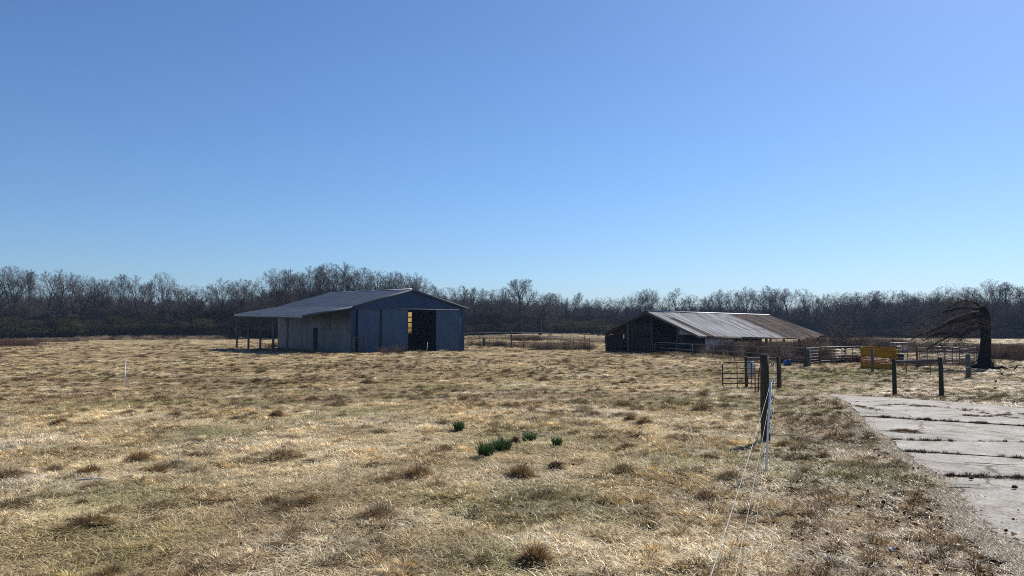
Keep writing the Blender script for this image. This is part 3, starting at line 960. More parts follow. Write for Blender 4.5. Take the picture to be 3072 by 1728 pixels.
# right-hand pens: panels from the corner post to the yellow feeder
c0 = GP(2343, 1092); c1 = GP(2414, 1101); c2 = GP(2460, 1094); c3 = GP(2506, 1091); c4 = GP(2590, 1088)
gate_panel('pen_panel', 'pale pipe pen panel between the barn fence corner and the black leaning post', 'pen panel', c0, c1, 0.22, 1.18, 6, 1, 0.025, M['pipe_bright'])
gate_panel('pen_panel', 'pale pipe pen panel behind the stout grey post and beside the black leaning post', 'pen panel', c1, c2, 0.25, 1.12, 6, 0, 0.024, M['pipe_bright'])
gate_panel('pen_panel', 'long pale pipe pen panel ending behind the yellow feeder', 'pen panel', c2, c4, 0.3, 1.08, 6, 3, 0.026, M['pipe_bright'])
def single_post(name, label, cat, p, h, r, m, lean=(0, 0), group=None, sides=10):
    z = hz(p[0], p[1])
    o = MB()
    o.tube([(p[0], p[1], z - 0.3), (p[0] + lean[0] * .5, p[1] + lean[1] * .5, z + h * 0.5), (p[0] + lean[0], p[1] + lean[1], z + h)], [r * 1.08, r, r * 0.95], sides)
    ob = o.build(name, m, None, (p[0], p[1], z))
    ob.location = (p[0], p[1], z)
    return tag(ob, label, cat, group)

single_post('fence_post', 'black leaning fence post at the corner of the pipe pens', 'post', c1, 1.52, 0.07, M['post_dark'], (0.1, 0))
single_post('fence_post', 'stout grey fence post just beside the black leaning post', 'post', GP(2424, 1100), 1.35, 0.20, M['post_grey'])
single_post('fence_post', 'thin dark fence post in the pen line before the yellow feeder', 'post', GP(2460, 1097), 1.25, 0.07, M['post_dark'])
single_post('fence_post', 'grey fence post standing close in front of the yellow feeder', 'post', GP(2618, 1119), 1.55, 0.085, M['post_grey'], (0.02, 0))
single_post('fence_post', 'grey fence post with rope insulators near the broken tree trunk', 'post', GP(2906, 1135), 1.36, 0.14, M['post_grey'])
single_post('fence_post', 'rust red fence post in the pens behind the brace frame', 'post', GP(2752, 1108), 1.55, 0.06, M['rust'])

def XD(px, d):
    return (float(ray(px, 985)[0] / ray(px, 985)[1] * d), d)
# pens beyond the feeder
e0, e1, e2, e3, e4 = GP(2696, 1097), GP(2752, 1104), GP(2815, 1104), GP(2880, 1104), GP(2931, 1096)
gate_panel('pen_panel', 'grey pipe pen panel just behind the yellow feeder and the dark tank', 'pen panel', e0, e1, 0.2, 1.2, 6, 1, 0.025, M['pipe'])
gate_panel('pen_panel', 'grey pipe pen panel next to the rust red post', 'pen panel', e1, e2, 0.2, 1.25, 7, 1, 0.025, M['pipe'])
gate_panel('pen_panel', 'grey pipe pen panel in front of the blue bucket and under the hanging limb', 'pen panel', e2, e3, 0.2, 1.25, 7, 2, 0.025, M['pipe'])
gate_panel('pen_panel', 'rusty low pen panel closest to the broken tree trunk', 'pen panel', e3, e4, 0.35, 1.0, 5, 0, 0.028, M['pipe'])
k0 = XD(2667, 78); k1 = XD(2727, 79)
gate_panel('loading_chute', 'raised pale loading chute frame behind the yellow feeder', 'cattle chute', k0, k1, 0.72, 0.68, 3, 2, 0.05, M['pipe_bright'])
gate_panel('pen_panel', 'long pale back panel of the pens under the hanging dead limb', 'pen panel', XD(2757, 64), XD(2902, 66), 0.3, 1.3, 6, 3, 0.026, M['pipe_bright'])

# fences between the two barns
def D(px, d):
    return (float(ray(px, 985)[0] / ray(px, 985)[1] * d), d)
pipe_fence('long far pipe fence crossing the gap between the two barns', [D(1385, 166), D(1439, 163), D(1516, 160), D(1534, 159), D(1616, 154), D(1686, 149), D(1753, 145), D(1815, 140)], 1.45, (1.43, 0.8), 0.07, 0.05, M['pipe_dark'], M['pipe_far'])
pipe_fence('near weed-grown pipe fence between the barns, ending at the cattle barn corner', [D(1535, 116), D(1570, 114), D(1605, 112), D(1643, 110), D(1683, 108), D(1721, 106.5), D(1768, 105)], 1.5, (1.45, 0.85), 0.05, 0.035, M['pipe_dark'], M['pipe_dark'])
gate_panel('tube_gate', 'sagging dark tube gate beside the metal barn wall', 'gate', D(1404, 125), D(1449, 121), 0.15, 1.3, 6, 3, 0.03, M['pipe_dark'], None, -0.25)
gate_panel('tube_gate', 'dark tube gate overgrown with weeds, right after the sagging gate', 'gate', D(1456, 121), D(1506, 118), 0.15, 1.25, 6, 3, 0.03, M['pipe_dark'], None, -0.3)
single_post('fence_post', 'dark short gatepost between the two weed-grown tube gates', 'post', D(1450.5, 121), 1.5, 0.13, M['post_dark'])
single_post('fence_post', 'pale thin gatepost beside the dark short gatepost', 'post', D(1454, 120.5), 1.6, 0.06, M['pipe'])
single_post('fence_post', 'dark gatepost where the weed-grown gate meets the near pipe fence', 'post', D(1534, 117), 2.6, 0.10, M['post_dark'])

# ---------------------------------------------------------------- field gate group
gp_l = GP(2239.5, 1165); gp_r = GP(2336, 1170)
h_frame('gate_frame', 'dark wooden gate frame with one black and one grey post, holding the tube gate', 'gate frame', gp_l, gp_r, 1.5, 1.5, 0.16, M['post_dark'], M['post_grey'], 0.10)
def shift(p, dx, dy):
    return (p[0] + dx, p[1] + dy)
ga = on_line(2164, np.array(gp_r) + [0, .4], np.array([1.0, 0.0]))
g_left = (gp_r[0] + ga, gp_r[1] + 0.35); g_right = shift(gp_r, 0.22, 0.30)
gate_panel('field_gate', 'open dark tube farm gate leaning behind the wooden gate frame', 'gate', g_left, g_right, 0.08, 1.15, 6, 3, 0.024, M['gate'])
g = np.array(GP(2257, 1166)); zg = hz(*g)
mb = MB(); mb.slab([(g[0] - 0.17, g[1] + 0.22, zg + 0.53), (g[0] + 0.17, g[1] + 0.22, zg + 0.53), (g[0] + 0.165, g[1] + 0.22, zg + 1.26), (g[0] - 0.17, g[1] + 0.22, zg + 1.27)], (0, -1, 0), 0.012)
o = mb.build('metal_sheet', M['sheet_grey'], None, (g[0], g[1] + .22, zg)); o.location = (g[0], g[1] + 0.22, zg)
tag(o, 'plain pale grey sheet hung on the open tube gate', 'sheet')
a = GP(2266, 1181); b = GP(2273, 1183)
single_post('steel_stake', 'straight rusty steel stake in the grass before the tube gate', 'stake', a, 1.15, 0.022, M['rust'], (0.0, 0), None, 6)
single_post('steel_stake', 'leaning rusty steel stake in the grass before the tube gate', 'stake', b, 0.98, 0.026, M['rust'], (0.12, 0.1), None, 6)

# tall post with insulators
tp = GP(2297, 1325); tz = hz(*tp)
TALL = thing('fence_post', 'tall dark round fence post with black ring insulators and white ropes', 'post', (tp[0], tp[1], tz))
mb = MB()
ang = np.linspace(0, 1, 7)
mb.tube([(tp[0] + 0.004 * math.sin(f * 9), tp[1], tz - 0.3 + f * 1.57) for f in ang], [0.066, 0.065, 0.064, 0.063, 0.0625, 0.062, 0.0605], 20)
mb.build('shaft', M['post_dark'], TALL, (tp[0], tp[1], tz))
INS = []
for py in (1091, 1142, 1192, 1239):
    z = height_at(py, tp[1])
    c = np.array([tp[0] + 0.112, tp[1] - 0.02, z])
    mb = MB()
    th = np.linspace(0, 2 * math.pi, 17)
    mb.tube([c + np.array([0.018 * math.cos(a), 0.004 * math.sin(2 * a), 0.018 * math.sin(a)]) for a in th], 0.006, 6, False)
    mb.tube([(tp[0] + 0.05, tp[1] - 0.01, z), (tp[0] + 0.096, tp[1] - 0.02, z)], 0.006, 6)
    mb.build('insulator', M['black_plastic'], TALL, (tp[0], tp[1], tz))
    INS.append(c)

# white step-in post and the ropes
sp_b = G(2296.5, 1422, False); sp_d = sp_b[1]
sp_t = at(2312.5, 1142, sp_d + 0.06)
sp_z = hz(sp_b[0], sp_b[1])
STEP = thing('step_in_post', 'leaning white plastic step-in post carrying three ropes beside the tall dark post', 'step-in post', (sp_b[0], sp_b[1], sp_z))
so = np.array(STEP.location)
base = np.array([sp_b[0], sp_b[1], sp_z])
mb = MB(); mb.tube([base + [0, 0, -0.1], base + (sp_t - base) * 0.5, sp_t], [0.0135, 0.0125, 0.0125], 10); mb.build('shaft', M['white_pvc'], STEP, so)
axis = (sp_t - base)
mb = MB(); mb.tube([sp_t, sp_t + axis / np.linalg.norm(axis) * 0.02], [0.016, 0.015], 10); mb.build('cap', M['white_pvc'], STEP, so)
clips = []
for py in (1166, 1230, 1344):
    f = (1422 - py) / 280.0
    c = base + axis * f + np.array([-0.018, -0.006, 0])
    mb = MB(); mb.tube([c + [0.014, 0.004, 0], c + [-0.004, 0, 0.008], c + [-0.006, 0, -0.006]], 0.004, 5); mb.build('clip', M['white_pvc'], STEP, so)
    clips.append(c)
def rope(label, pts, r=0.0035, group=None, m='rope', name='fence_rope', cat='rope'):
    pts = np.asarray(pts, float)
    fine = []
    for i in range(len(pts) - 1):
        L = np.linalg.norm(pts[i + 1] - pts[i])
        for f in np.linspace(0, 1, 15)[:-1]:
            q = pts[i] * (1 - f) + pts[i + 1] * f
            q = q + np.array([0, 0, -0.004 * L * 4 * f * (1 - f)])
            fine.append(q)
    fine.append(pts[-1])
    mb = MB(); mb.tube(fine, r, 6)
    o = mb.build(name, M[m], None, pts[0]); o.location = tuple(pts[0])
    return tag(o, label, cat, group)
ends = [at(2124, 1728, 2.17), at(2202, 1728, 2.89), at(2245, 1728, 4.22)]
for c, e, lab in zip(clips, ends, ('topmost white rope from the leaning step-in post, the one slanting widest across the grass', 'middle white rope of three from the leaning step-in post', 'lowest white rope of three from the leaning step-in post')):
    d = (e - c)
    rope(lab, [c, e + d * 0.25], 0.0015)
gr = np.array(gp_r); grz = hz(*gr)
for k, (c, i, zz, lab) in enumerate(((clips[0], 1, 1.28, 'highest white rope running from the tall post to the gate post'), (clips[1], 2, 0.85, 'second white rope running from the tall post to the gate post'), (clips[2], 3, 0.4, 'lowest white rope running from the tall post to the gate post'))):
    rope(lab, [c, INS[i], (gr[0] - 0.17, gr[1] - 0.05, grz + zz)], 0.0022)

# step-in post out in the grass
p = GP(370, 1198); z = hz(*p)
o = MB(); tpt = at(377.5, 1078, p[1]); o.tube([(p[0], p[1], z - 0.1), tpt], [0.014, 0.012], 8)
ob = o.build('step_in_post', M['white_pvc'], None, (p[0], p[1], z)); ob.location = (p[0], p[1], z)
tag(ob, 'lone white plastic step-in post standing out in the open grass', 'step-in post')
p = B1(9.3, -2.0, 0); z = hz(p[0], p[1])
o = MB(); o.tube([(p[0], p[1], z - 0.1), (p[0] + 0.1, p[1], z + 1.25)], 0.035, 8)
ob = o.build('step_in_post', M['white_pvc'], None, (p[0], p[1], z)); ob.location = (p[0], p[1], z)
tag(ob, 'white plastic post in front of the dark barn doorway', 'step-in post')

# brace frame beside the pavement, stakes and ropes on the right
hA = GP(2684, 1190); hB = GP(2824.5, 1193)
h_frame('brace_frame', 'dark wooden brace frame with cross rail beside the concrete pavement', 'fence brace', hA, hB, 1.22, 1.22, 0.135, M['post_dark'], M['post_grey'], 0.10, True, True)
p = GP(2719, 1126); single_post('steel_stake', 'thin rusty stake seen under the brace rail, nearer its taller post', 'stake', p, 0.95, 0.022, M['rust'], (0.05, 0), None, 6)
p = GP(2791, 1127); single_post('steel_stake', 'thin rusty stake seen under the brace rail, nearer the broken tree', 'stake', p, 0.92, 0.022, M['rust'], (0.02, 0), None, 6)
hb = np.array([hB[0], hB[1], hz(*hB)])
for lab, z0, py1 in (('top white rope stretching from the brace frame past the broken tree', 1.02, 1124), ('middle white rope stretching from the brace frame past the broken tree', 0.62, 1147), ('bottom white rope stretching from the brace frame past the broken tree', 0.36, 1170)):
    e = at(3072, py1, 24.5); s0 = hb + [0.07, 0, z0]
    rope(lab, [s0, e, e + (e - s0) * 1.5], 0.005)
for px, py in ((3005, 1121), (2987, 1143), (2985, 1164)):
    c = at(px, py, 24.8)
    mb = MB(); mb.tube([c + [-0.035, 0, 0], c + [-0.012, 0, 0], c + [0.012, 0, 0], c + [0.035, 0, 0]], [0.02, 0.038, 0.038, 0.02], 10)
    ob = mb.build('rope_insulator', M['black_plastic'], None, c); ob.location = tuple(c)
    tag(ob, {1121: 'black insulator knob on the top right-hand rope', 1143: 'black insulator knob on the middle right-hand rope', 1164: 'black insulator knob on the bottom right-hand rope'}[py], 'insulator')

# ---------------------------------------------------------------- yellow ring feeder
def ring_feeder():
    c = np.array([*GP(2655, 1109)]); c = c + np.array([0.0, 1.0]); z = hz(*c)
    root = thing('hay_ring_feeder', 'scuffed yellow steel ring feeder with red lower rails standing in the grass', 'hay feeder', (c[0], c[1], z))
    root.rotation_euler = (rad(4.5), rad(2.2), 0)
    Rr = 1.16
    def circle(z, r=Rr, n=49):
        th = np.linspace(0, 2 * math.pi, n)
        return [(r * math.cos(a), r * math.sin(a), z) for a in th]
    def band(z0, z1, name, m):
        mb = MB(); n = 64
        th = np.arange(n) * 2 * math.pi / n
        vs = []
        for r in (Rr, Rr - 0.012):
            for zz in (z0, z1):
                vs.append(np.stack([r * np.cos(th), r * np.sin(th), np.full(n, zz)], -1))
        idx = np.arange(n); nx = (idx + 1) % n
        q = []
        for a, b in ((0, 1), (3, 2), (1, 3), (2, 0)):
            q.append(np.stack([a * n + idx, a * n + nx, b * n + nx, b * n + idx], -1))
        mb.add(np.concatenate(vs), np.concatenate(q))
        return mb.build(name, m, root, smooth_shade=False)
    band(0.92, 1.44, 'upper_band', M['yellow'])
    band(0.02, 0.50, 'lower_band', M['yellow'])
    for zz, m, r in ((1.45, 'yellow', 0.03), (0.93, 'yellow', 0.022), (0.62, 'red_rail', 0.028), (0.5, 'red_rail', 0.022), (0.03, 'yellow', 0.02)):
        mb = MB(); mb.tube(circle(zz, Rr + 0.008), r, 8, False)
        mb.build('hoop', M[m], root, smooth_shade=True)
    for k in range(16):
        a = k * 2 * math.pi / 16
        mb = MB()
        a2 = a + (0.13 if k % 2 else -0.13)
        mb.tube([(Rr * math.cos(a), Rr * math.sin(a), 0.5), (Rr * math.cos(a2), Rr * math.sin(a2), 0.93)], 0.018, 6)
        mb.build('bar', M['yellow'], root)
    for k in range(3):
        a = k * 2 * math.pi / 3 + 0.9
        mb = MB(); mb.tube([((Rr + .02) * math.cos(a), (Rr + .02) * math.sin(a), -0.15), ((Rr + .02) * math.cos(a), (Rr + .02) * math.sin(a), 1.44)], 0.028, 6)
        mb.build('leg', M['yellow'], root)
ring_feeder()

def tub(name, label, cat, p, r, h, m, m2=None, lying=False, rz=0.0):
    z = hz(*p)
    root = thing(name, label, cat, (p[0], p[1], z))
    prof = [(0.0, 0.0), (r * 0.86, 0.0), (r * 0.9, 0.03), (r, h * 0.94), (r * 1.05, h * 0.95), (r * 1.05, h), (r * 0.95, h), (r * 0.84, 0.06), (0.0, 0.05)]
    n = 24; vs = []
    for rr, zz in prof:
        th = np.arange(n) * 2 * math.pi / n
        vs.append(np.stack([rr * np.cos(th), rr * np.sin(th), np.full(n, zz)], -1))
    idx = np.arange(n); nx = (idx + 1) % n
    q = [np.stack([k * n + idx, k * n + nx, (k + 1) * n + nx, (k + 1) * n + idx], -1) for k in range(len(prof) - 1)]
    mb = MB(); mb.add(np.concatenate(vs), np.concatenate(q))
    mb.build('shell', m, root, smooth_shade=False)
    mb = MB(); mb.tube([(-r, 0, h * .93), (-r * 0.7, 0, h * 1.22), (0, 0, h * 1.32), (r * 0.7, 0, h * 1.22), (r, 0, h * .93)], 0.008, 6)
    mb.build('handle', m2 or M['wire'], root)
    if lying:
        root.rotation_euler = (0, rad(78), rz)
        root.location.z = z + r * 0.95
    return root
tub('feed_tub', 'bright blue plastic tub lying on its side by the gate frame and pen rails', 'tub', GP(2354, 1098), 0.22, 0.44, M['blue'], None, True, rad(12))
tub('feed_bucket', 'bright blue bucket standing in the pens behind the brace rail', 'bucket', shift(e2, -0.75, 1.4), 0.24, 0.5, M['blue'])
tub('water_tank', 'large dark blue stock tank in the pens just past the yellow feeder', 'tank', shift(e0, 0.75, 1.8), 0.55, 0.85, M['navy'])

# lumber and rocks near the barns
for dx, L, lab, rz in ((1.5, 1.9, 'dark plank lying on the grass at the end of the metal barn', 0.35), (2.6, 1.6, 'loose pole lying on the grass a little past the dark plank', -0.1)):
    p = B1(16.3, 0.2, 0); p = (p[0] + dx, p[1] - 0.8 * (dx > 2)); z = hz(*p)
    mb = MB(); mb.beam((-L / 2, 0, 0.09), (L / 2, 0.3, 0.16), 0.25, 0.10)
    ob = mb.build('plank' if dx < 2 else 'pole', M['timber']); ob.location = (p[0], p[1], z); ob.rotation_euler = (0, 0, rz)
    tag(ob, lab, 'plank' if dx < 2 else 'pole')

# lattice tower far beyond the wood
def tower():
    p = np.array(D(868, 620)); z0 = 0.0
    top = height_at(799, 620)
    root = thing('lattice_tower', 'slim lattice radio mast rising behind the treetops', 'radio mast', (p[0], p[1], z0))
    mb = MB(); w0, w1 = 1.6, 0.9
    for sx, sy in ((-1, -1), (1, -1), (0, 1)):
        mb.tube([(sx * w0, sy * w0, -1), (sx * w1, sy * w1, top - 3)], 0.22, 5)
    for z in np.arange(2, top - 4, 3.0):
        f = z / top; w = w0 * (1 - f) + w1 * f
        mb.tube([(-w, -w, z), (w, -w, z + 3)], 0.12, 4); mb.tube([(w, -w, z), (0, w, z + 3)], 0.12, 4); mb.tube([(0, w, z), (-w, -w, z + 3)], 0.12, 4)
    mb.build('mast', M['lattice'], root)
    for k, z in enumerate((top - 3.5, top - 8)):
        mb = MB()
        for a in (0.3, 2.4, 4.5):
            c = np.array([2.0 * math.cos(a), 2.0 * math.sin(a), z])
            mb.beam(c + [0, 0, -1.2], c + [0, 0, 1.2], 0.5, 0.3); mb.tube([(0, 0, z), c], 0.12, 4)
        mb.build('antenna', M['lattice'], root)
    mb = MB(); mb.tube([(0, 0, top - 4), (0, 0, top)], [0.2, 0.12], 5); mb.build('spike', M['lattice'], root)
tower()

# ---------------------------------------------------------------- bare trees
def grow(seed, style, twig_scale=1.0):
    """returns (trunk MB, crown MB) of a bare tree one unit high, foot at the origin"""
    rng = np.random.default_rng(seed)
    S = {
        'oak':    dict(env=(0.63, 0.36, 0.40), lead=0.80, r=0.021, nch=(15, 8, 6, 5), start=(0.24, 0.22, 0.2, 0.15), ang=(68, 42, 42, 40), ratio=(0, 0.46, 0.50, 0.55), up=(0.02, 0.05, 0.03, 0.02, 0.0), wig=(0.05, 0.10, 0.12, 0.14, 0.15)),
        'round':  dict(env=(0.56, 0.42, 0.46), lead=0.70, r=0.029, nch=(17, 8, 7, 5), start=(0.14, 0.2, 0.2, 0.15), ang=(62, 42, 42, 40), ratio=(0, 0.44, 0.48, 0.55), up=(0.02, 0.07, 0.04, 0.02, 0.0), wig=(0.05, 0.09, 0.12, 0.14, 0.15)),
        'forest': dict(env=(0.70, 0.19, 0.32), lead=0.90, r=0.013, nch=(16, 7, 6, 4), start=(0.40, 0.2, 0.2, 0.15), ang=(48, 38, 40, 40), ratio=(0, 0.5, 0.52, 0.55), up=(0.02, 0.10, 0.05, 0.02, 0.0), wig=(0.04, 0.10, 0.13, 0.15, 0.15)),
        'fan':    dict(env=(0.66, 0.31, 0.36), lead=0.66, r=0.018, nch=(14, 8, 7, 5), start=(0.28, 0.18, 0.2, 0.15), ang=(48, 34, 36, 38), ratio=(0, 0.46, 0.48, 0.55), up=(0.02, 0.08, 0.05, 0.03, 0.0), wig=(0.05, 0.08, 0.11, 0.14, 0.15)),
        'giant':  dict(env=(0.64, 0.40, 0.38), lead=0.78, r=0.026, nch=(18, 9, 8, 6), start=(0.20, 0.2, 0.2, 0.15), ang=(64, 42, 42, 40), ratio=(0, 0.44, 0.48, 0.55), up=(0.02, 0.05, 0.03, 0.02, 0.0), wig=(0.05, 0.09, 0.12, 0.14, 0.15)),
        'scrub':  dict(env=(0.50, 0.50, 0.52), lead=0.55, r=0.022, nch=(12, 7, 5, 3), start=(0.06, 0.15, 0.2, 0.15), ang=(52, 42, 42, 42), ratio=(0, 0.5, 0.5, 0.5), up=(0.02, 0.05, 0.02, 0.0, 0.0), wig=(0.10, 0.12, 0.15, 0.15, 0.15)),
    }[style]
    npt = (9, 6, 4, 3, 2); sides = (7, 5, 4, 3, 3)
    tr, cr = MB(), MB()
    cz, rx, rz = S['env']
    def room(q, d):
        """distance along d from q to the crown outline"""
        x = np.array([q[0] / rx, q[1] / rx, (q[2] - cz) / rz]); e = np.array([d[0] / rx, d[1] / rx, d[2] / rz])
        A, Bq, C = e @ e, 2 * x @ e, x @ x - 1
        disc = Bq * Bq - 4 * A * C
        if disc <= 0:
            return 0.0
        return max((-Bq + math.sqrt(disc)) / (2 * A), 0.0)
    def branch(p, d, L, r, lvl):
        n = npt[lvl]
        pts = [p]; dd = d
        for _ in range(n):
            dd = dd + rng.normal(0, S['wig'][lvl], 3) + np.array([0, 0, S['up'][lvl]])
            dd = dd / np.linalg.norm(dd)
            pts.append(pts[-1] + dd * L / n)
        pts = np.array(pts)
        radii = np.linspace(r, r * (0.25 if lvl < 3 else 0.5), n + 1)
        if lvl == 0:
            radii[0] *= 1.35
        (tr if lvl <= 1 else cr).tube(pts, radii, sides[lvl], cap=False)
        if lvl >= 4:
            return
        nch = S['nch'][lvl]; st = S['start'][lvl]
        az = rng.uniform(0, 6.28)
        for k in range(nch):
            t = st + (1 - st) * (k + rng.uniform(0.1, 0.95)) / nch
            f = t * n; i = min(int(f), n - 1); w = f - i
            q = pts[i] * (1 - w) + pts[i + 1] * w
            ax = pts[i + 1] - pts[i]; ax /= np.linalg.norm(ax)
            az += 2.4 + rng.uniform(-0.5, 0.5)
            ref = np.array([0, 0, 1.0]) if abs(ax[2]) < 0.9 else np.array([1.0, 0, 0])
            a = np.cross(ax, ref); a /= np.linalg.norm(a); b = np.cross(ax, a)
            side = a * math.cos(az) + b * math.sin(az)
            g = rad(S['ang'][lvl] * rng.uniform(0.7, 1.25)) * (1 - 0.5 * t if lvl == 0 else 1)
            nd = ax * math.cos(g) + side * math.sin(g)
            if lvl > 0 and nd[2] < -0.2:
                nd[2] *= 0.4; nd /= np.linalg.norm(nd)
            rm = room(q, nd)
            if lvl == 0:
                cl = max(rm, 0.05) * rng.uniform(0.72, 0.98)
            else:
                cl = min(L * S['ratio'][lvl] * rng.uniform(0.7, 1.2) * (1.1 - 0.35 * t), max(rm * rng.uniform(0.85, 1.1), 0.018))
            crd = max(np.interp(f, range(n + 1), radii) * rng.uniform(0.5, 0.68), 0.0006 * twig_scale)
            branch(q, nd, cl, crd, lvl + 1)
    branch(np.zeros(3), np.array([0, 0, 1.0]), S['lead'], S['r'], 0)
    top = max(float(np.concatenate(m.v)[:, 2].max()) for m in (tr, cr))
    for m in (tr, cr):
        m.v = [x / top for x in m.v]
    return tr, cr

TREES = {}
for nm, style, n in (('oak', 'oak', 3), ('round', 'round', 2), ('forest', 'forest', 4), ('fan', 'fan', 3), ('scrub', 'scrub', 2), ('giant', 'giant', 1)):
    for k in range(n):
        tr, cr = grow(100 + 13 * k + 7 * len(TREES), style, 1.6)
        TREES[(nm, k)] = (tr, cr)
SRC = {}
def bare_tree(key, p, height, label, group=None, rotz=0.0, wide=1.0):
    z = hz(p[0], p[1]) - 0.1
    if key not in SRC:
        root = thing('bare_tree', label, 'tree', (p[0], p[1], z), group)
        tr, cr = TREES[key]
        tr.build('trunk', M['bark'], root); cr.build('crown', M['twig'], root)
        root.scale = (height * wide, height * wide, height); root.rotation_euler = (0, 0, rotz)
        SRC[key] = root
        return root
    return copy_tree(SRC[key], (p[0], p[1], z), label, group, rotz, (height * wide, height * wide, height))

# skyline trees: column and row of the top in the photograph, distance, form
WOOD_L, WOOD_M, WOOD_R = 'bare trees edging the wood past the open field', 'bare trees of the wood behind the metal barn', 'bare trees of the far wood behind the cattle barn'
SKY_TREES = [
    (-70, 800, 205, 'forest', None, 1), (-25, 812, 200, 'round', None, 1), (30, 795, 202, 'fan', None, 1), (78, 806, 205, 'forest', None, 1), (128, 812, 200, 'oak', None, 1),
    (177, 804, 190, 'oak', 'tall dark oak-like bare tree standing forward of the wood, with a long low side limb', 1.0),
    (222, 818, 206, 'round', None, 1), (268, 826, 205, 'round', None, 1), (318, 834, 208, 'fan', None, 1), (358, 818, 212, 'forest', 'slim pale bare tree with a narrow feathery top, in the wood past the open field', 1),
    (402, 824, 206, 'fan', None, 1), (443, 842, 215, 'forest', None, 0.9), (487, 815, 200, 'fan', 'large symmetrical fan-crowned bare tree standing clear of its low neighbours in the wood', 1.0),
    (528, 850, 196, 'oak', None, 0.9), (568, 850, 206, 'round', None, 1), (612, 858, 210, 'oak', None, 1), (662, 832, 205, 'fan', None, 1), (724, 834, 204, 'fan', None, 1.1),
    (768, 840, 210, 'oak', None, 1), (820, 803, 204, 'fan', 'tall vase-shaped bare tree just before the radio mast', 1.1), (855, 804, 208, 'forest', None, 1), (895, 812, 206, 'forest', None, 1),
    (930, 796, 200, 'fan', None, 1), (962, 792, 204, 'forest', None, 1), (990, 786, 203, 'fan', 'highest bare tree of the clump above the metal barn roof', 1), (1028, 784, 201, 'fan', None, 1), (1066, 792, 204, 'forest', None, 1.1),
    (1092, 800, 208, 'fan', None, 1), (1134, 808, 206, 'round', None, 1), (1184, 812, 210, 'fan', None, 1), (1206, 810, 208, 'round', 'broad bare tree rising just behind the metal barn ridge end', 1.1), (1258, 826, 214, 'fan', None, 1),
    (1298, 852, 225, 'forest', None, 1), (1338, 860, 232, 'fan', None, 1), (1372, 854, 238, 'forest', None, 1.1), (1418, 860, 250, 'forest', None, 1.2), (1447, 864, 250, 'fan', None, 1.1), (1480, 866, 255, 'oak', None, 1.1), (1502, 862, 262, 'forest', None, 1.1),
    (1564, 834, 246, 'giant', 'giant bare tree with the tallest crown in the gap between the two barns', 1.12),
    (1622, 872, 222, 'round', 'broad round-crowned bare tree forking low in the gap between the barns', 1.32),
    (1650, 876, 290, 'forest', None, 1.2), (1672, 877, 296, 'forest', None, 1.2), (1705, 890, 305, 'round', None, 1.0), (1738, 874, 310, 'forest', 'single slim bare tree poking above the far wood before the cattle barn', 1.1), (1768, 893, 300, 'round', None, 1), (1812, 888, 305, 'round', None, 1.1), (1846, 892, 308, 'oak', None, 1),
    (1878, 884, 312, 'oak', None, 1), (1915, 872, 318, 'fan', None, 1), (1948, 864, 315, 'fan', 'wide vase-shaped bare tree above the gable peak of the cattle barn', 1.2), (1995, 885, 318, 'oak', None, 1), (2040, 862, 312, 'oak', 'stately bare tree standing alone above the cattle barn ridge, second after the gable peak', 1.05), (2072, 882, 318, 'round', None, 1),
    (2110, 891, 320, 'forest', None, 1.2), (2140, 880, 318, 'round', None, 1), (2168, 863, 312, 'oak', None, 1), (2205, 868, 316, 'fan', None, 1), (2240, 858, 310, 'fan', None, 1.1), (2272, 868, 316, 'oak', None, 1), (2302, 855, 308, 'fan', 'tallest bare tree of the row above the rusty roof half', 1.1), (2335, 862, 314, 'fan', None, 1), (2368, 860, 312, 'oak', None, 1.1), (2410, 864, 316, 'fan', None, 1.1),
    (2440, 882, 318, 'oak', None, 1), (2478, 878, 318, 'round', None, 1), (2520, 874, 300, 'round', None, 1.1), (2558, 872, 296, 'round', None, 1.1), (2592, 874, 296, 'oak', None, 1.1), (2624, 869, 294, 'forest', None, 1.4), (2664, 866, 292, 'round', None, 1.1), (2703, 868, 292, 'oak', None, 1.2), (2738, 878, 298, 'round', None, 1), (2762, 872, 300, 'fan', None, 1),
    (2800, 876, 302, 'round', None, 1), (2831, 858, 300, 'fan', None, 1), (2868, 874, 300, 'round', None, 1), (2906, 858, 300, 'fan', None, 1), (2940, 866, 296, 'round', None, 1),
    (2976, 836, 270, 'fan', 'tall bare tree with a rounded fan crown just past the broken trunk', 1.15), (3028, 842, 268, 'forest', 'slender twin-like bare tree second past the broken trunk', 1.5), (3066, 856, 272, 'forest', None, 1.3), (3110, 850, 270, 'fan', None, 1), (3160, 858, 275, 'oak', None, 1),
]
NVAR = {'oak': 3, 'round': 2, 'forest': 4, 'fan': 3, 'scrub': 2, 'giant': 1}
for i, (px, py, d, form, lab, wide) in enumerate(SKY_TREES):
    p = D(px, d)
    top = height_at(py, d)
    h = top - hz(*p) + 0.1
    grp = WOOD_L if px < 640 else WOOD_M if px < 1320 else 'bare trees of the wood seen between the barns' if px < 1880 else WOOD_R
    if lab is None:
        lab = {WOOD_L: 'grey bare tree among many in the wood edge past the open field', WOOD_M: 'grey bare tree among many in the wood behind the metal barn',
               WOOD_R: 'grey bare tree among many in the far wood behind the cattle barn and pens'}.get(grp, 'grey bare tree among many in the wood between the two barns')
    bare_tree((form, i % NVAR[form]), p, h, lab, grp, RNG.uniform(0, 6.28), wide * RNG.uniform(0.92, 1.12))

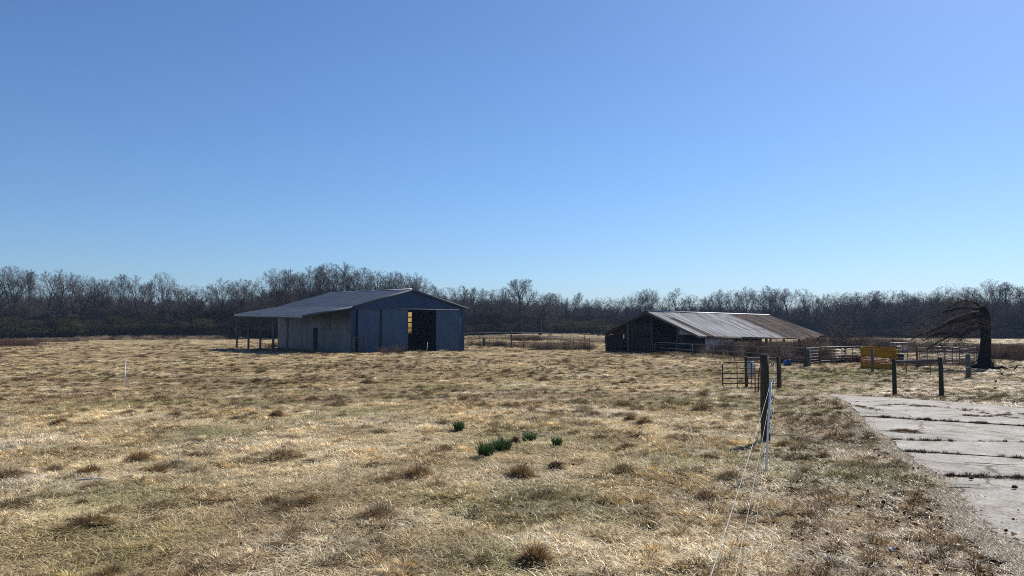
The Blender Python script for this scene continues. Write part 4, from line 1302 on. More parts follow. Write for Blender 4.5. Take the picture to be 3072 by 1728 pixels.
# nearer small trees
p = GP(2538, 1045)
for px, d, h, lab, k in ((2536, 82, 4.6, 'dark scrubby bare tree just past the far roof corner of the cattle barn', 0), (2500, 84, 3.6, 'smaller scrubby bare tree touching the far eave of the cattle barn', 1), (2578, 86, 3.0, 'low scrubby bare sapling between the dark scrubby tree and the yellow feeder', 0)):
    bare_tree(('scrub', k), D(px, d), h, lab, None, RNG.uniform(0, 6), 1.0)
bare_tree(('round', 1), D(1650.5, 178), 3.6, 'small forked bare sapling behind the far pipe fence, beside the round-crowned tree', None, 1.0, 0.7)
bare_tree(('oak', 2), D(2868, 240), 6.0, 'small bare tree seen through the hanging limb of the broken trunk', None, 2.0, 1.1)

# ---------------------------------------------------------------- instanced ground cover and far wood (uncountable)
def inst_collection(name, objs):
    c = bpy.data.collections.new(name)
    for o in objs:
        c.objects.link(o)
    return c
def instancer(name, pts, rot, scl, var, tint, coll):
    n = len(pts)
    me = bpy.data.meshes.new(name)
    me.vertices.add(n)
    me.vertices.foreach_set("co", np.asarray(pts, np.float32).ravel())
    a = me.attributes.new("rotv", 'FLOAT_VECTOR', 'POINT'); a.data.foreach_set("vector", np.asarray(rot, np.float32).ravel())
    a = me.attributes.new("sclv", 'FLOAT_VECTOR', 'POINT'); a.data.foreach_set("vector", np.asarray(scl, np.float32).ravel())
    a = me.attributes.new("tint", 'FLOAT_VECTOR', 'POINT'); a.data.foreach_set("vector", np.asarray(tint, np.float32).ravel())
    a = me.attributes.new("variant", 'INT', 'POINT'); a.data.foreach_set("value", np.asarray(var, np.int32).ravel())
    o = bpy.data.objects.new(name, me)
    COL.objects.link(o)
    ng = bpy.data.node_groups.new(name + " scatter", 'GeometryNodeTree')
    ng.interface.new_socket("Geometry", in_out='INPUT', socket_type='NodeSocketGeometry')
    ng.interface.new_socket("Geometry", in_out='OUTPUT', socket_type='NodeSocketGeometry')
    N, L = ng.nodes, ng.links
    gi, go = N.new("NodeGroupInput"), N.new("NodeGroupOutput")
    ci = N.new("GeometryNodeCollectionInfo")
    ci.inputs["Collection"].default_value = coll
    ci.inputs["Separate Children"].default_value = True
    ci.inputs["Reset Children"].default_value = True
    ip = N.new("GeometryNodeInstanceOnPoints")
    ip.inputs["Pick Instance"].default_value = True
    def attr(nm, tp):
        x = N.new("GeometryNodeInputNamedAttribute"); x.data_type = tp; x.inputs["Name"].default_value = nm; return x
    e2r = N.new("FunctionNodeEulerToRotation")
    L.new(attr("rotv", 'FLOAT_VECTOR').outputs["Attribute"], e2r.inputs[0])
    L.new(e2r.outputs[0], ip.inputs["Rotation"])
    L.new(attr("sclv", 'FLOAT_VECTOR').outputs["Attribute"], ip.inputs["Scale"])
    L.new(attr("variant", 'INT').outputs["Attribute"], ip.inputs["Instance Index"])
    L.new(gi.outputs[0], ip.inputs["Points"])
    L.new(ci.outputs[0], ip.inputs["Instance"])
    L.new(ip.outputs[0], go.inputs[0])
    md = o.modifiers.new("scatter", 'NODES'); md.node_group = ng
    o['kind'] = 'stuff'
    return o

def blades(rng, n, rad_, len_, lean, width, cols, lean_by_r=False, height0=0.0, dome=None):
    """ribbon blades, three joints each; cols: list of (weight, rgb)"""
    r = rad_ * np.sqrt(rng.uniform(0, 1, n)); a = rng.uniform(0, 2 * math.pi, n)
    bx, by = r * np.cos(a), r * np.sin(a)
    L = rng.uniform(*len_, n)
    ln = np.radians(rng.uniform(*lean, n))
    da = rng.uniform(0, 2 * math.pi, n)
    if lean_by_r:
        da = a + rng.normal(0, 0.5, n)
        ln = np.radians(lean[0] + (lean[1] - lean[0]) * (r / rad_) * rng.uniform(0.6, 1.2, n))
    dirx, diry = np.cos(da), np.sin(da)
    wv = rng.uniform(0.6, 1.2, n) * width
    wa = da + math.pi / 2 + rng.normal(0, 0.5, n)
    wx, wy = np.cos(wa), np.sin(wa)
    z0 = rng.uniform(0, height0, n) if height0 else np.zeros(n)
    if dome:
        z0 = dome[1] * np.sqrt(np.clip(1 - (r / dome[0]) ** 2, 0, 1)) * 0.95
    P = []
    x, y, z = bx.copy(), by.copy(), z0 - 0.01
    P.append((x, y, z))
    for k, f in enumerate((0.45, 0.55)):
        th = ln + (0.0 if k == 0 else np.radians(rng.uniform(5, 40, n)))
        x = x + L * f * np.sin(th) * dirx; y = y + L * f * np.sin(th) * diry
        z = np.maximum(z + L * f * np.cos(th), 0.003 + (0 if dome else z0 * 0.5))
        P.append((x, y, z))
    v = np.zeros((n, 5, 3))
    for k in range(2):
        w = wv * (1.0 if k == 0 else 0.8) / 2
        v[:, 2 * k] = np.stack([P[k][0] - wx * w, P[k][1] - wy * w, P[k][2]], -1)
        v[:, 2 * k + 1] = np.stack([P[k][0] + wx * w, P[k][1] + wy * w, P[k][2]], -1)
    v[:, 4] = np.stack(P[2], -1)
    i = np.arange(n)[:, None] * 5
    q = i + np.array([[0, 1, 3, 2]]); t = i + np.array([[2, 3, 4]])
    w = np.array([c[0] for c in cols], float); w /= w.sum()
    pick = rng.choice(len(cols), n, p=w)
    c = np.array([c[1] for c in cols])[pick] * rng.uniform(0.55, 1.3, (n, 1))
    return v.reshape(-1, 3), q, t, np.repeat(c, 5, 0)

STRAW = [(5, (1.0, 0.96, 0.9)), (3, (1.22, 1.2, 1.16)), (3, (0.75, 0.67, 0.56)), (1, (1.32, 1.3, 1.26)), (1, (0.62, 0.72, 0.42))]
BROWN = [(4, (1.0, 0.92, 0.8)), (3, (0.7, 0.58, 0.46)), (2, (1.25, 1.2, 1.1)), (1, (0.5, 0.42, 0.34))]
clumps = []
rg = np.random.default_rng(5)
SPEC = [
    (95, 0.17, (0.04, 0.105), (58, 90), 0.006, STRAW, False, 0.03), (95, 0.17, (0.04, 0.115), (58, 90), 0.006, STRAW, False, 0.03), (100, 0.17, (0.035, 0.10), (50, 88), 0.006, STRAW, False, 0.025),
    (190, 0.10, (0.04, 0.09), (0, 104), 0.0056, STRAW, True, 0.0), (190, 0.09, (0.04, 0.095), (0, 100), 0.0056, BROWN, True, 0.0),
    (900, 0.21, (0.07, 0.16), (0, 108), 0.0055, BROWN, True, 0.0), (900, 0.24, (0.06, 0.15), (4, 110), 0.0055, BROWN, True, 0.0), (900, 0.25, (0.06, 0.13), (0, 110), 0.0055, STRAW, True, 0.0),
    (7, 0.12, (0.12, 0.28), (74, 90), 0.005, [(1, (1.25, 1.22, 1.15)), (1, (1.0, 0.95, 0.85))], False, 0.03),
    (110, 0.11, (0.04, 0.11), (0, 74), 0.005, [(3, (1, 1, 1)), (1, (1.7, 1.5, 1.3))], True, 0.0),
]
def shade_mound(rng, r, h, shade):
    """lumpy thatch mound added inside a clump to block sun through its blades"""
    nr, na = 6, 14
    vs, cs = [], []
    for i in range(nr + 1):
        f = i / nr
        for j in range(na):
            a = 2 * math.pi * j / na
            k = 1 + 0.16 * math.sin(3 * a + 1.3) + rng.uniform(-0.10, 0.10)
            rr = r * k * math.cos(f * math.pi / 2 * 0.97)
            vs.append((rr * math.cos(a), rr * math.sin(a), h * math.sin(f * math.pi / 2) * (1 + rng.uniform(-0.08, 0.08)) - 0.01))
            cs.append(np.array(shade) * rng.uniform(0.6, 1.3))
    q = [[i * na + j, i * na + (j + 1) % na, (i + 1) * na + (j + 1) % na, (i + 1) * na + j] for i in range(nr) for j in range(na)]
    return vs, q, None, cs
for k, sp in enumerate(SPEC):
    dm = (sp[1] * 0.85, sp[2][1] * 0.42) if k in (5, 6, 7) else (sp[1] * 0.75, sp[2][1] * 0.36) if k in (3, 4, 9) else None
    v, q, t, c = blades(rg, *sp, dome=dm)
    mb = MB(); mb.add(v, q, t, c)
    if dm:
        mb.add(*shade_mound(rg, dm[0] * 0.92, dm[1] * 0.92, (0.55, 0.46, 0.36) if k != 9 else (0.7, 0.65, 0.5)))
    clumps.append(mb.build('grass_clump_%02d' % k, M['tuft'] if k in (3, 4, 5, 6, 7, 9) else M['grass'], link=False))
GRASS = inst_collection('grass clumps', clumps)
NV_MAT, NV_UP, NV_TUS, NV_STRAW, NV_GREEN = (0, 1, 2), (3, 4), (5, 6, 7), 8, 9

def field_points(rng, y0, y1, density, margin=1.6):
    """points spread evenly over the ground in view (and a little beside it)"""
    n = int(density * (0.70 * (y1 ** 2 - y0 ** 2) + 2 * margin * (y1 - y0)))
    out = []
    y = np.sqrt(rng.uniform(y0 ** 2, y1 ** 2, n))
    x = rng.uniform(-1, 1, n) * (0.70 * y + margin)
    return x, y

GREEN_PATCHES = [(2560, 1430, 0.8, 0.8), (2500, 1415, 0.7, 0.7), (2030, 1395, 0.9, 0.5), (1560, 1500, 0.9, 0.6), (1420, 1520, 0.9, 0.5), (2420, 1128, 5, 0.9), (2560, 1118, 5, 0.9), (2330, 1172, 2.5, 0.8), (2480, 1175, 2.5, 0.8), (2160, 1120, 5, 0.6),
                 (650, 1300, 0.8, 0.6), (330, 1500, 0.6, 0.6), (300, 1690, 0.4, 0.5), (1480, 1690, 0.4, 0.7), (620, 1180, 2.5, 0.4), (930, 1180, 2.0, 0.4), (1700, 1530, 0.6, 0.5), (2330, 1330, 0.6, 0.4)]
GP_XY = [(G(a, b)[:2], r, s) for a, b, r, s in GREEN_PATCHES]
def right_strip(x, y):
    """1 on the worn strip between the rope line and the pavement"""
    return smooth((x / np.maximum(y, 1) - 0.335) / 0.03) * (1 - smooth((y - 24) / 5))
def tints(rng, x, y):
    n = len(x)
    a = fbm(x / 2.3, y / 2.3, 101, 3); b = fbm(x / 7.0, y / 7.0, 133, 2); c = fbm(x / 0.8, y / 0.8, 171, 2)
    base = np.array([0.58, 0.47, 0.28])
    pale = np.array([0.70, 0.605, 0.41]); brown = np.array([0.34, 0.25, 0.145]); green = np.array([0.24, 0.245, 0.08])
    w_p = np.clip(0.35 + a * 1.4, 0, 1)[:, None]; w_b = np.clip(0.18 - b * 1.6 + c * 0.7, 0, 0.9)[:, None]
    g = np.clip(-0.10 + 1.5 * fbm(x / 3.1, y / 3.1, 207, 3), 0, 0.6) * (1 - smooth((y - 30) / 60))
    for p, r, s in GP_XY:
        g = np.maximum(g, s * np.exp(-((x - p[0]) ** 2 + (y - p[1]) ** 2 * 0.8) / r ** 2))
    g = g[:, None]
    col = base * (1 - w_p) + pale * w_p
    col = col * (1 - w_b) + brown * w_b
    rs = right_strip(x, y)[:, None] * 0.85
    col = col * (1 - rs) + np.array([0.26, 0.185, 0.105]) * rs
    col = col * (1 - g) + green * g
    far = smooth((y - 35) / 50)[:, None] * 2.2
    col = col * (1 - 0.15 * far) + np.array([0.62, 0.52, 0.33]) * 0.15 * far
    bl = np.clip(fbm(x / 1.6, y / 1.2, 901, 3) * 2.2 - 0.25, 0, 0.8)
    for px, py, r in ((1560, 1450, 0.7), (1430, 1455, 0.4), (1260, 1560, 0.5), (760, 1330, 0.9), (1650, 1640, 0.4), (900, 1660, 0.5)):
        c0_ = G(px, py); bl = np.maximum(bl, 0.8 * np.exp(-((x - c0_[0]) ** 2 + (y - c0_[1]) ** 2) / r ** 2))
    bl = (bl * (1 - g[:, 0]) * (1 - 0.6 * right_strip(x, y)))[:, None]
    col = col * (1 - bl) + np.array([0.80, 0.73, 0.58]) * bl
    m = 0.78 + 0.5 * vnoise(x / 0.55, y / 0.7, 781)
    return col * (rng.uniform(0.82, 1.18, n) * m)[:, None]

DAFF = np.array([G(a, b)[:2] for a, b in ((1457, 1376), (1457, 1405), (1507, 1356), (1507, 1385), (1588, 1329), (1588, 1352), (1671, 1341), (1671, 1360), (1377, 1293), (1377, 1312), (1665, 1420), (1560, 1445))])
def scatter_grass():
    rng = np.random.default_rng(77)
    P, Rt, Sc, Va, Ti = [], [], [], [], []
    def put(x, y, var, s, zs, tint, dz=0.0):
        keep = ~(in_slab(x, y) | in_slab(x + 0.15, y) | in_slab(x + 0.1, y - 0.15))
        if len(DAFF):
            d = np.min(np.hypot(x[:, None] - DAFF[None, :, 0], (y[:, None] - DAFF[None, :, 1])), axis=1)
            keep &= (d > 0.42) | np.isin(var, NV_MAT)
        x, y, var, s, zs, tint = x[keep], y[keep], var[keep], s[keep], zs[keep], tint[keep]
        n = len(x)
        P.append(np.stack([x, y, hgt(x, y) + dz], -1))
        Rt.append(np.stack([rng.normal(0, 0.06, n), rng.normal(0, 0.06, n), rng.uniform(0, 6.283, n)], -1))
        Sc.append(np.stack([s, s, s * zs], -1)); Va.append(var); Ti.append(tint)
    for y0, y1, dens, s0, z in ((3.0, 9.5, 80, 1.0, 0.8), (9.5, 16, 55, 1.15, 0.7), (16, 30, 26, 1.6, 0.45), (30, 60, 9, 2.6, 0.26), (60, 120, 2.4, 4.4, 0.16), (120, 235, 0.6, 8.0, 0.09)):
        x, y = field_points(rng, y0, y1, dens)
        n = len(x)
        up = fbm(x / 1.7, y / 1.7, 301, 2) > 0.12
        var = rng.choice(NV_MAT, n)
        t = tints(rng, x, y)
        gr = (t[:, 1] > t[:, 0] * 0.93)
        var = np.where(gr & (rng.uniform(0, 1, n) < 0.7), NV_GREEN, var)
        sz = s0 * rng.uniform(0.75, 1.3, n) * np.where(right_strip(x, y) > 0.5, 0.8, 1.0)
        put(x, y, var, sz, np.full(n, z) * rng.uniform(0.7, 1.25, n), t)
    # small tufts standing out of the mat, gathered in patches
    for y0, y1, dens, s0, z in ((3.0, 9.5, 46, 0.95, 0.62), (9.5, 16, 30, 1.15, 0.6), (16, 30, 13, 1.6, 0.52), (30, 60, 4.0, 2.4, 0.42), (60, 120, 0.9, 4.0, 0.32), (120, 235, 0.16, 6.5, 0.22)):
        x, y = field_points(rng, y0, y1, dens)
        k = fbm(x / (0.55 * s0), y / (0.8 * s0), 331, 3) + rng.uniform(-0.3, 0.3, len(x)) > -0.08
        x, y = x[k], y[k]; n = len(x)
        t = tints(rng, x, y) * rng.uniform(0.62, 1.42, (n, 1))
        var = np.where((t[:, 1] > t[:, 0] * 0.9) & (rng.uniform(0, 1, n) < 0.8), NV_GREEN, rng.choice(NV_UP, n))
        put(x, y, var, s0 * rng.uniform(0.65, 1.45, n), z * rng.uniform(0.7, 1.3, n), t)
    # tussocks: browner, taller, in loose drifts
    for y0, y1, dens, s0, z in ((4.5, 14, 3.2, 0.46, 0.75), (14, 32, 3.6, 0.52, 0.95), (32, 70, 1.5, 0.78, 0.9), (70, 130, 0.3, 1.5, 0.62), (130, 220, 0.045, 2.7, 0.38)):
        x, y = field_points(rng, y0, y1, dens * 2)
        k = (fbm(x / 3.0, y / 3.0, 411, 3) + rng.uniform(-0.5, 0.5, len(x))) > 0.06
        k &= (right_strip(x, y) < 0.5) | (rng.uniform(0, 1, len(x)) < 0.25)
        x, y = x[k], y[k]; n = len(x)
        t = tints(rng, x, y); bro = rng.uniform(0.2, 0.8, (n, 1))
        t = (t * (1 - bro) + np.array([0.28, 0.195, 0.10]) * bro) * 0.7
        s = s0 * np.exp(rng.normal(0, 0.35, n))
        put(x, y, rng.choice(NV_TUS, n), s, z * rng.uniform(0.75, 1.2, n), t)
    # long loose straws
    for y0, y1, dens, s0 in ((3, 12, 6, 0.8), (12, 30, 2, 1.0)):
        x, y = field_points(rng, y0, y1, dens); n = len(x)
        k = (fbm(x / 1.2, y / 1.2, 511, 2) > 0.0); x, y = x[k], y[k]; n = len(x)
        put(x, y, np.full(n, NV_STRAW), s0 * rng.uniform(0.6, 1.2, n), rng.uniform(0.3, 1, n), np.tile([0.60, 0.53, 0.40], (n, 1)) * rng.uniform(0.8, 1.15, (n, 1)))
    # weeds in the pavement joints and along its ragged margin
    for (a, b), dn in zip(JOINTS[:-1], (0.6, 1.3, 2.0, 1.8, 2.6, 1.6)):
        n = int(420 * dn)
        f = rng.uniform(0, 1, n) ** 1.3
        x = a[0] + (b[0] - a[0]) * f; y = a[1] + (b[1] - a[1]) * f + rng.normal(0, 0.03, n)
        k = (fbm(x / 0.9, y, 611, 2) + rng.uniform(-0.3, 0.3, n)) > -0.22
        x, y = x[k], y[k]; n = len(x)
        s = rng.uniform(0.22, 0.85, n) * (0.6 + 0.8 * vnoise(x / 0.5, y, 633))
        P.append(np.stack([x, y, h_macro(x, y) + 0.015], -1)); Rt.append(np.stack([np.zeros(n), np.zeros(n), rng.uniform(0, 6.28, n)], -1))
        Sc.append(np.stack([s, s, s], -1)); Va.append(rng.choice((0, 2, 3, 4, 4), n)); Ti.append(np.array([0.11, 0.08, 0.054]) * rng.uniform(0.4, 1.3, (n, 1)))
    for pts in (((2737, 1219), (2860, 1232), (2960, 1247), (3072, 1266)), ((2640, 1222), (2700, 1219), (2770, 1226)), ((2888, 1253), (2960, 1256), (3030, 1249)), ((2690, 1299), (2742, 1302)), ((2562, 1222), (2625, 1236))):
        w = np.array([G(*p)[:2] for p in pts]); n = 130
        i = rng.integers(0, len(w) - 1, n); f = rng.uniform(0, 1, n)[:, None]
        q = w[i] * (1 - f) + w[i + 1] * f + rng.normal(0, 0.05, (n, 2)); s = rng.uniform(0.3, 0.9, n)
        P.append(np.stack([q[:, 0], q[:, 1], h_macro(q[:, 0], q[:, 1]) + 0.03], -1)); Rt.append(np.stack([np.zeros(n), np.zeros(n), rng.uniform(0, 6.28, n)], -1))
        Sc.append(np.stack([s, s, s * 0.6], -1)); Va.append(rng.choice((0, 1, 4), n)); Ti.append(np.array([0.19, 0.14, 0.09]) * rng.uniform(0.5, 1.4, (n, 1)))
    e = np.array(EDGE); n = 2400
    i = rng.integers(0, len(e) - 1, n); f = rng.uniform(0, 1, n)[:, None]
    q = e[i] * (1 - f) + e[i + 1] * f; q = q + rng.normal(0, 0.07, (n, 2)) + np.array([-0.07, 0.0]); s = rng.uniform(0.3, 0.65, n)
    P.append(np.stack([q[:, 0], q[:, 1], h_macro(q[:, 0], q[:, 1]) + 0.02], -1)); Rt.append(np.stack([np.zeros(n), np.zeros(n), rng.uniform(0, 6.28, n)], -1))
    Sc.append(np.stack([s, s, s], -1)); Va.append(rng.choice((0, 1, 2, 8), n)); Ti.append(np.array([0.33, 0.25, 0.155]) * rng.uniform(0.4, 1.25, (n, 1)))
    instancer('grass', np.concatenate(P), np.concatenate(Rt), np.concatenate(Sc), np.concatenate(Va), np.concatenate(Ti), GRASS)
scatter_grass()

# fallen leaves and bits of bark on the worn strip
def leaf_litter():
    rng = np.random.default_rng(9)
    objs = []
    for k in range(3):
        n = 7
        a = np.linspace(0, 1, n)
        wd = 0.36 * np.sin(np.pi * (a * 0.94 + 0.03)) ** 0.8
        zz = 0.10 * np.sin(a * 3 + k) + 0.05
        curl = (0.18, 0.34, 0.05)[k]
        v = np.concatenate([np.stack([a - 0.5, -wd, zz + curl * wd], -1), np.stack([a - 0.5, wd, zz + curl * wd * 1.3], -1), np.stack([a - 0.5, 0 * a, zz], -1)])
        q = [[i, i + 1, 2 * n + i + 1, 2 * n + i] for i in range(n - 1)] + [[2 * n + i, 2 * n + i + 1, n + i + 1, n + i] for i in range(n - 1)]
        mb = MB(); mb.add(v, q, None, np.ones((3 * n, 3)))
        objs.append(mb.build('fallen_leaf_%d' % k, M['leaf_inst'], link=False))
    c = inst_collection('leaves', objs)
    n = 3000
    y = rng.uniform(4.6, 24, n) ** 1.0
    x = y * rng.uniform(0.30, 0.72, n)
    k = right_strip(x, y) * np.where(in_slab(x, y), 0.05, 1.0) > rng.uniform(0, 1, n)
    x2, y2 = field_points(rng, 4.6, 14, 1.2)
    x, y = np.concatenate([x[k], x2]), np.concatenate([y[k], y2])
    x3, y3 = rng.normal(G(2840, 1590)[0], 0.5, 260), rng.normal(G(2900, 1590)[1], 0.9, 260)
    x, y = np.concatenate([x, x3]), np.concatenate([y, y3]); n = len(x)
    z = np.where(in_slab(x, y), h_macro(x, y) + 0.045, hgt(x, y) + rng.uniform(0.0, 0.05, n))
    s = rng.uniform(0.016, 0.045, n) * np.where((rng.uniform(0, 1, n) < 0.18) & (y < 8), 1.5, 1.0)
    cols = np.array([(0.05, 0.018, 0.012), (0.09, 0.04, 0.022), (0.45, 0.40, 0.33), (0.20, 0.13, 0.08), (0.62, 0.58, 0.52)])[rng.choice(5, n, p=(0.3, 0.25, 0.15, 0.2, 0.1))]
    instancer('leaf_litter', np.stack([x, y, z], -1), np.stack([rng.normal(0, .35, n), rng.normal(0, .35, n), rng.uniform(0, 6.28, n)], -1), np.stack([s, s, s], -1), rng.integers(0, 3, n), cols, c)
leaf_litter()

# ---------------------------------------------------------------- the far wood as one mass
def far_wood():
    objs = []
    for key in (('forest', 0), ('forest', 1), ('forest', 2), ('fan', 0), ('oak', 1), ('scrub', 0), ('scrub', 1)):
        tr, cr = TREES[key]
        mb = MB()
        for m, c in ((tr, 0.8), (cr, 1.0)):
            for v in m.v:
                pass
            allv = np.concatenate(m.v)
            mb.add(allv, np.concatenate(m.q), None, np.full((len(allv), 3), c))
        objs.append(mb.build('wood_tree_%s_%d' % key, M['wood_inst'], link=False))
    c = inst_collection('far wood trees', objs)
    rng = np.random.default_rng(31)
    P, S, V, T = [], [], [], []
    def edge(px):
        return np.interp(px, [-400, 600, 1250, 1400, 1640, 1700, 2450, 2600, 2900, 3000, 3500], [200, 200, 206, 245, 262, 300, 312, 286, 288, 266, 268])
    def cover(px):     # row of the top of the dense lower mass
        return np.interp(px, [-400, 300, 600, 700, 900, 1200, 1350, 1560, 1700, 1900, 2450, 2600, 2900, 3072, 3500], [872, 880, 893, 885, 855, 862, 888, 892, 906, 914, 915, 895, 890, 893, 893])
    for row, (dd, n, f0, f1) in enumerate(((3, 260, 0.35, 0.75), (8, 260, 0.45, 0.85), (15, 280, 0.5, 0.9), (23, 280, 0.6, 0.95), (32, 280, 0.65, 1.0), (44, 280, 0.7, 1.0), (58, 260, 0.75, 1.02), (75, 240, 0.8, 1.05), (95, 220, 0.8, 1.05))):
        px = np.linspace(-420, 3500, n) + rng.uniform(-12, 12, n)
        for x in px:
            d = edge(x) + dd + rng.uniform(-4, 4)
            p = D(x, d)
            h = (height_at(cover(x), d) - hz(*p)) * rng.uniform(f0, f1)
            P.append((p[0], p[1], hz(*p) - 0.1))
            w = h * rng.uniform(0.8, 1.15) * (1.25 if row < 2 else 1.0)
            S.append((w, w, h))
            V.append(rng.choice((5, 6, 5, 3)) if row < 3 else rng.choice((0, 1, 3, 4, 4, 5, 6)))
            T.append(np.array([0.085, 0.073, 0.065]) * rng.uniform(0.45, 1.45) * np.array([1, 1, 1 + 0.06 * row]))  # haze put into the tint: rows grow bluer with distance
    n = len(P)
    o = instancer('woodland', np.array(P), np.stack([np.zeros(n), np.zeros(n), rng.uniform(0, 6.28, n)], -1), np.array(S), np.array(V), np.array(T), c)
far_wood()

# ---------------------------------------------------------------- shrubs, brush and weeds
def leafy(rng, n, shape, leaf, c_lo, c_hi):
    """n small leaf faces spread through a crown volume; shape(rng, n) -> points in unit crown"""
    p = shape(rng, n)
    a = rng.normal(0, 1, (n, 3)); a /= np.linalg.norm(a, axis=1, keepdims=True)
    b = np.cross(a, rng.normal(0, 1, (n, 3))); b /= np.linalg.norm(b, axis=1, keepdims=True)
    s = leaf * rng.uniform(0.6, 1.3, (n, 1))
    v = np.stack([p - a * s, p + b * s * 0.5, p + a * s, p - b * s * 0.5], 1)
    q = np.arange(n)[:, None] * 4 + np.array([[0, 1, 2, 3]])
    cl = fbm(p[:, 0] * 3 + p[:, 2] * 2, p[:, 1] * 3 - p[:, 2], 5, 2)
    f = np.clip(0.5 + cl + rng.uniform(-0.25, 0.25, n), 0, 1)[:, None]
    c = np.array(c_lo) * (1 - f) + np.array(c_hi) * f
    return v.reshape(-1, 3), q, np.repeat(c, 4, 0)
def lobes(seed, k=9, flat=0.6, tall=1.0):
    r0 = np.random.default_rng(seed)
    cs = np.stack([r0.uniform(-0.38, 0.38, k), r0.uniform(-0.38, 0.38, k), r0.uniform(0.15, 0.78, k) * tall], -1)
    rs = r0.uniform(0.13, 0.27, k)
    def f(rng, n):
        i = rng.integers(0, k, n)
        d = rng.normal(0, 1, (n, 3)); d /= np.linalg.norm(d, axis=1, keepdims=True)
        r = rs[i][:, None] * rng.uniform(0.35, 1.1, (n, 1))
        p = cs[i] + d * r * np.array([1, 1, flat])
        p[:, 2] = np.maximum(p[:, 2], 0.0)
        return p
    return f
def cone(rng, n):
    z = rng.uniform(0, 1, n) ** 1.25
    r = 0.36 * (1 - z) ** 0.7 * (0.75 + 0.25 * np.sin(z * 40)) * np.sqrt(rng.uniform(0.2, 1, n)); a = rng.uniform(0, 6.283, n)
    r = r * (0.8 + 0.3 * np.sin(a * 3 + z * 9))
    return np.stack([r * np.cos(a), r * np.sin(a), z], -1)
def stems(rng, n, spread, hrange, w, lean):
    mb = MB()
    for _ in range(n):
        a, r = rng.uniform(0, 6.283), spread * math.sqrt(rng.uniform(0, 1))
        p = np.array([r * math.cos(a), r * math.sin(a), 0.0])
        h = rng.uniform(*hrange); d = np.array([rng.normal(0, lean), rng.normal(0, lean), 1.0]); d /= np.linalg.norm(d)
        mid = p + d * h * 0.55
        d2 = d + np.array([rng.normal(0, lean), rng.normal(0, lean), 0]); end = mid + d2 * h * 0.45
        mb.tube([p, mid, end], [w, w * 0.7, w * 0.25], 3, False)
        for _k in range(3):
            f = rng.uniform(0.3, 0.9); q = mid * (1 - f) + end * f
            e = q + np.array([rng.normal(0, 1), rng.normal(0, 1), rng.uniform(0.2, 1)]) * h * 0.12
            mb.tube([q, e], [w * 0.5, w * 0.2], 3, False)
    return mb
SHRUB = {}
def shrub(kind, p, w, h, label, group=None, cat='shrub', rz=0.0):
    z = hz(*p) - 0.05
    if kind not in SHRUB:
        rng = np.random.default_rng(len(SHRUB) * 7 + 3)
        root = thing('evergreen_shrub' if kind in ('olive', 'cedar') else 'bare_bush', label, cat, (p[0], p[1], z), group)
        if kind.startswith('olive'):
            v, q, c = leafy(rng, 9000, lobes(len(SHRUB) + 2, 14), 0.014, (0.4, 0.38, 0.36), (1.5, 1.4, 1.1))
            mb = MB(); mb.add(v, q, None, c); mb.build('foliage', M['olive'], root)
            stems(rng, 14, 0.18, (0.3, 0.75), 0.009, 0.35).build('stems', M['bark'], root)
        elif kind == 'cedar':
            v, q, c = leafy(rng, 9000, cone, 0.018, (0.5, 0.5, 0.5), (1.5, 1.5, 1.3))
            mb = MB(); mb.add(v, q, None, c); mb.build('foliage', M['cedar'], root)
            t = MB(); t.tube([(0, 0, 0), (0, 0, 0.8)], [0.02, 0.005], 6); t.build('trunk', M['bark'], root)
        else:
            mb = stems(rng, 150, 0.30, (0.35, 1.0), 0.006, 0.45)
            mb.c.append(np.ones((mb.n, 3)) * np.random.default_rng(3).uniform(0.6, 1.4, (mb.n, 1)))
            mb.build('stems', M['brush'], root)
            mb = stems(rng, 90, 0.42, (0.2, 0.6), 0.004, 0.8)
            mb.c.append(np.ones((mb.n, 3)) * np.random.default_rng(4).uniform(0.6, 1.6, (mb.n, 1)))
            mb.build('side_twigs', M['brush'], root)
        root.scale = (w, w, h); root.rotation_euler = (0, 0, rz)
        SHRUB[kind] = root
        return root
    r = copy_tree(SHRUB[kind], (p[0], p[1], z), label, group, rz, (w, w, h))
    r['category'] = cat
    return r

# evergreen tree by the lean-to and bushes anyone can pick out
shrub('cedar', D(702, 176), 6.4, 4.4, 'dark rounded cedar standing behind the far lean-to posts of the metal barn', None, 'evergreen tree')
shrub('bush', D(1625, 104.5), 4.6, 1.5, 'low dark brush heap in front of the near pipe fence between the barns', None, 'bush')
shrub('bush', D(2990, 72), 3.6, 1.7, 'round reddish bush in the grass past the broken trunk', None, 'bush')
shrub('bush', D(3010, 78), 2.6, 1.0, 'small reddish bush crouching at the side of the round reddish bush', None, 'bush')
shrub('bush', GP(1158, 1062), 1.7, 1.0, 'pale dead twigs heaped before the second sliding door of the metal barn', None, 'brush heap')
shrub('bush', GP(1198, 1062), 1.5, 1.25, 'taller dead weed stalks beside the open barn doorway', None, 'weeds')
for k, (px, d, w, h, lab) in enumerate((
        (20, 182, 22, 5.2, 'wide olive evergreen thicket at the outermost end of the wood, behind the red weeds'),
        (120, 188, 16, 6.6, 'dark olive evergreen thicket next to the outermost one'),
        (245, 190, 14, 6.0, 'dark green thicket under the forward oak-like tree, toward the slim pale tree'),
        (318, 190, 13, 4.4, 'low dark thicket below the slim pale feathery tree'),
        (385, 191, 15, 7.2, 'tallest yellow-olive thicket at the field edge, midway between forward oak and cedar'),
        (462, 191, 13, 4.6, 'low dark thicket at the foot of the symmetrical fan-crowned tree'),
        (545, 192, 13, 4.9, 'yellowish thicket past the symmetrical fan-crowned tree'),
        (612, 193, 14, 6.2, 'bright olive thicket nearest the dark cedar'),
        (660, 196, 11, 3.6, 'low thicket hidden partly by the dark cedar'))):
    shrub('olive', D(px, d), w, h, lab, 'evergreen thickets at the edge of the field', 'thicket', k * 1.3)
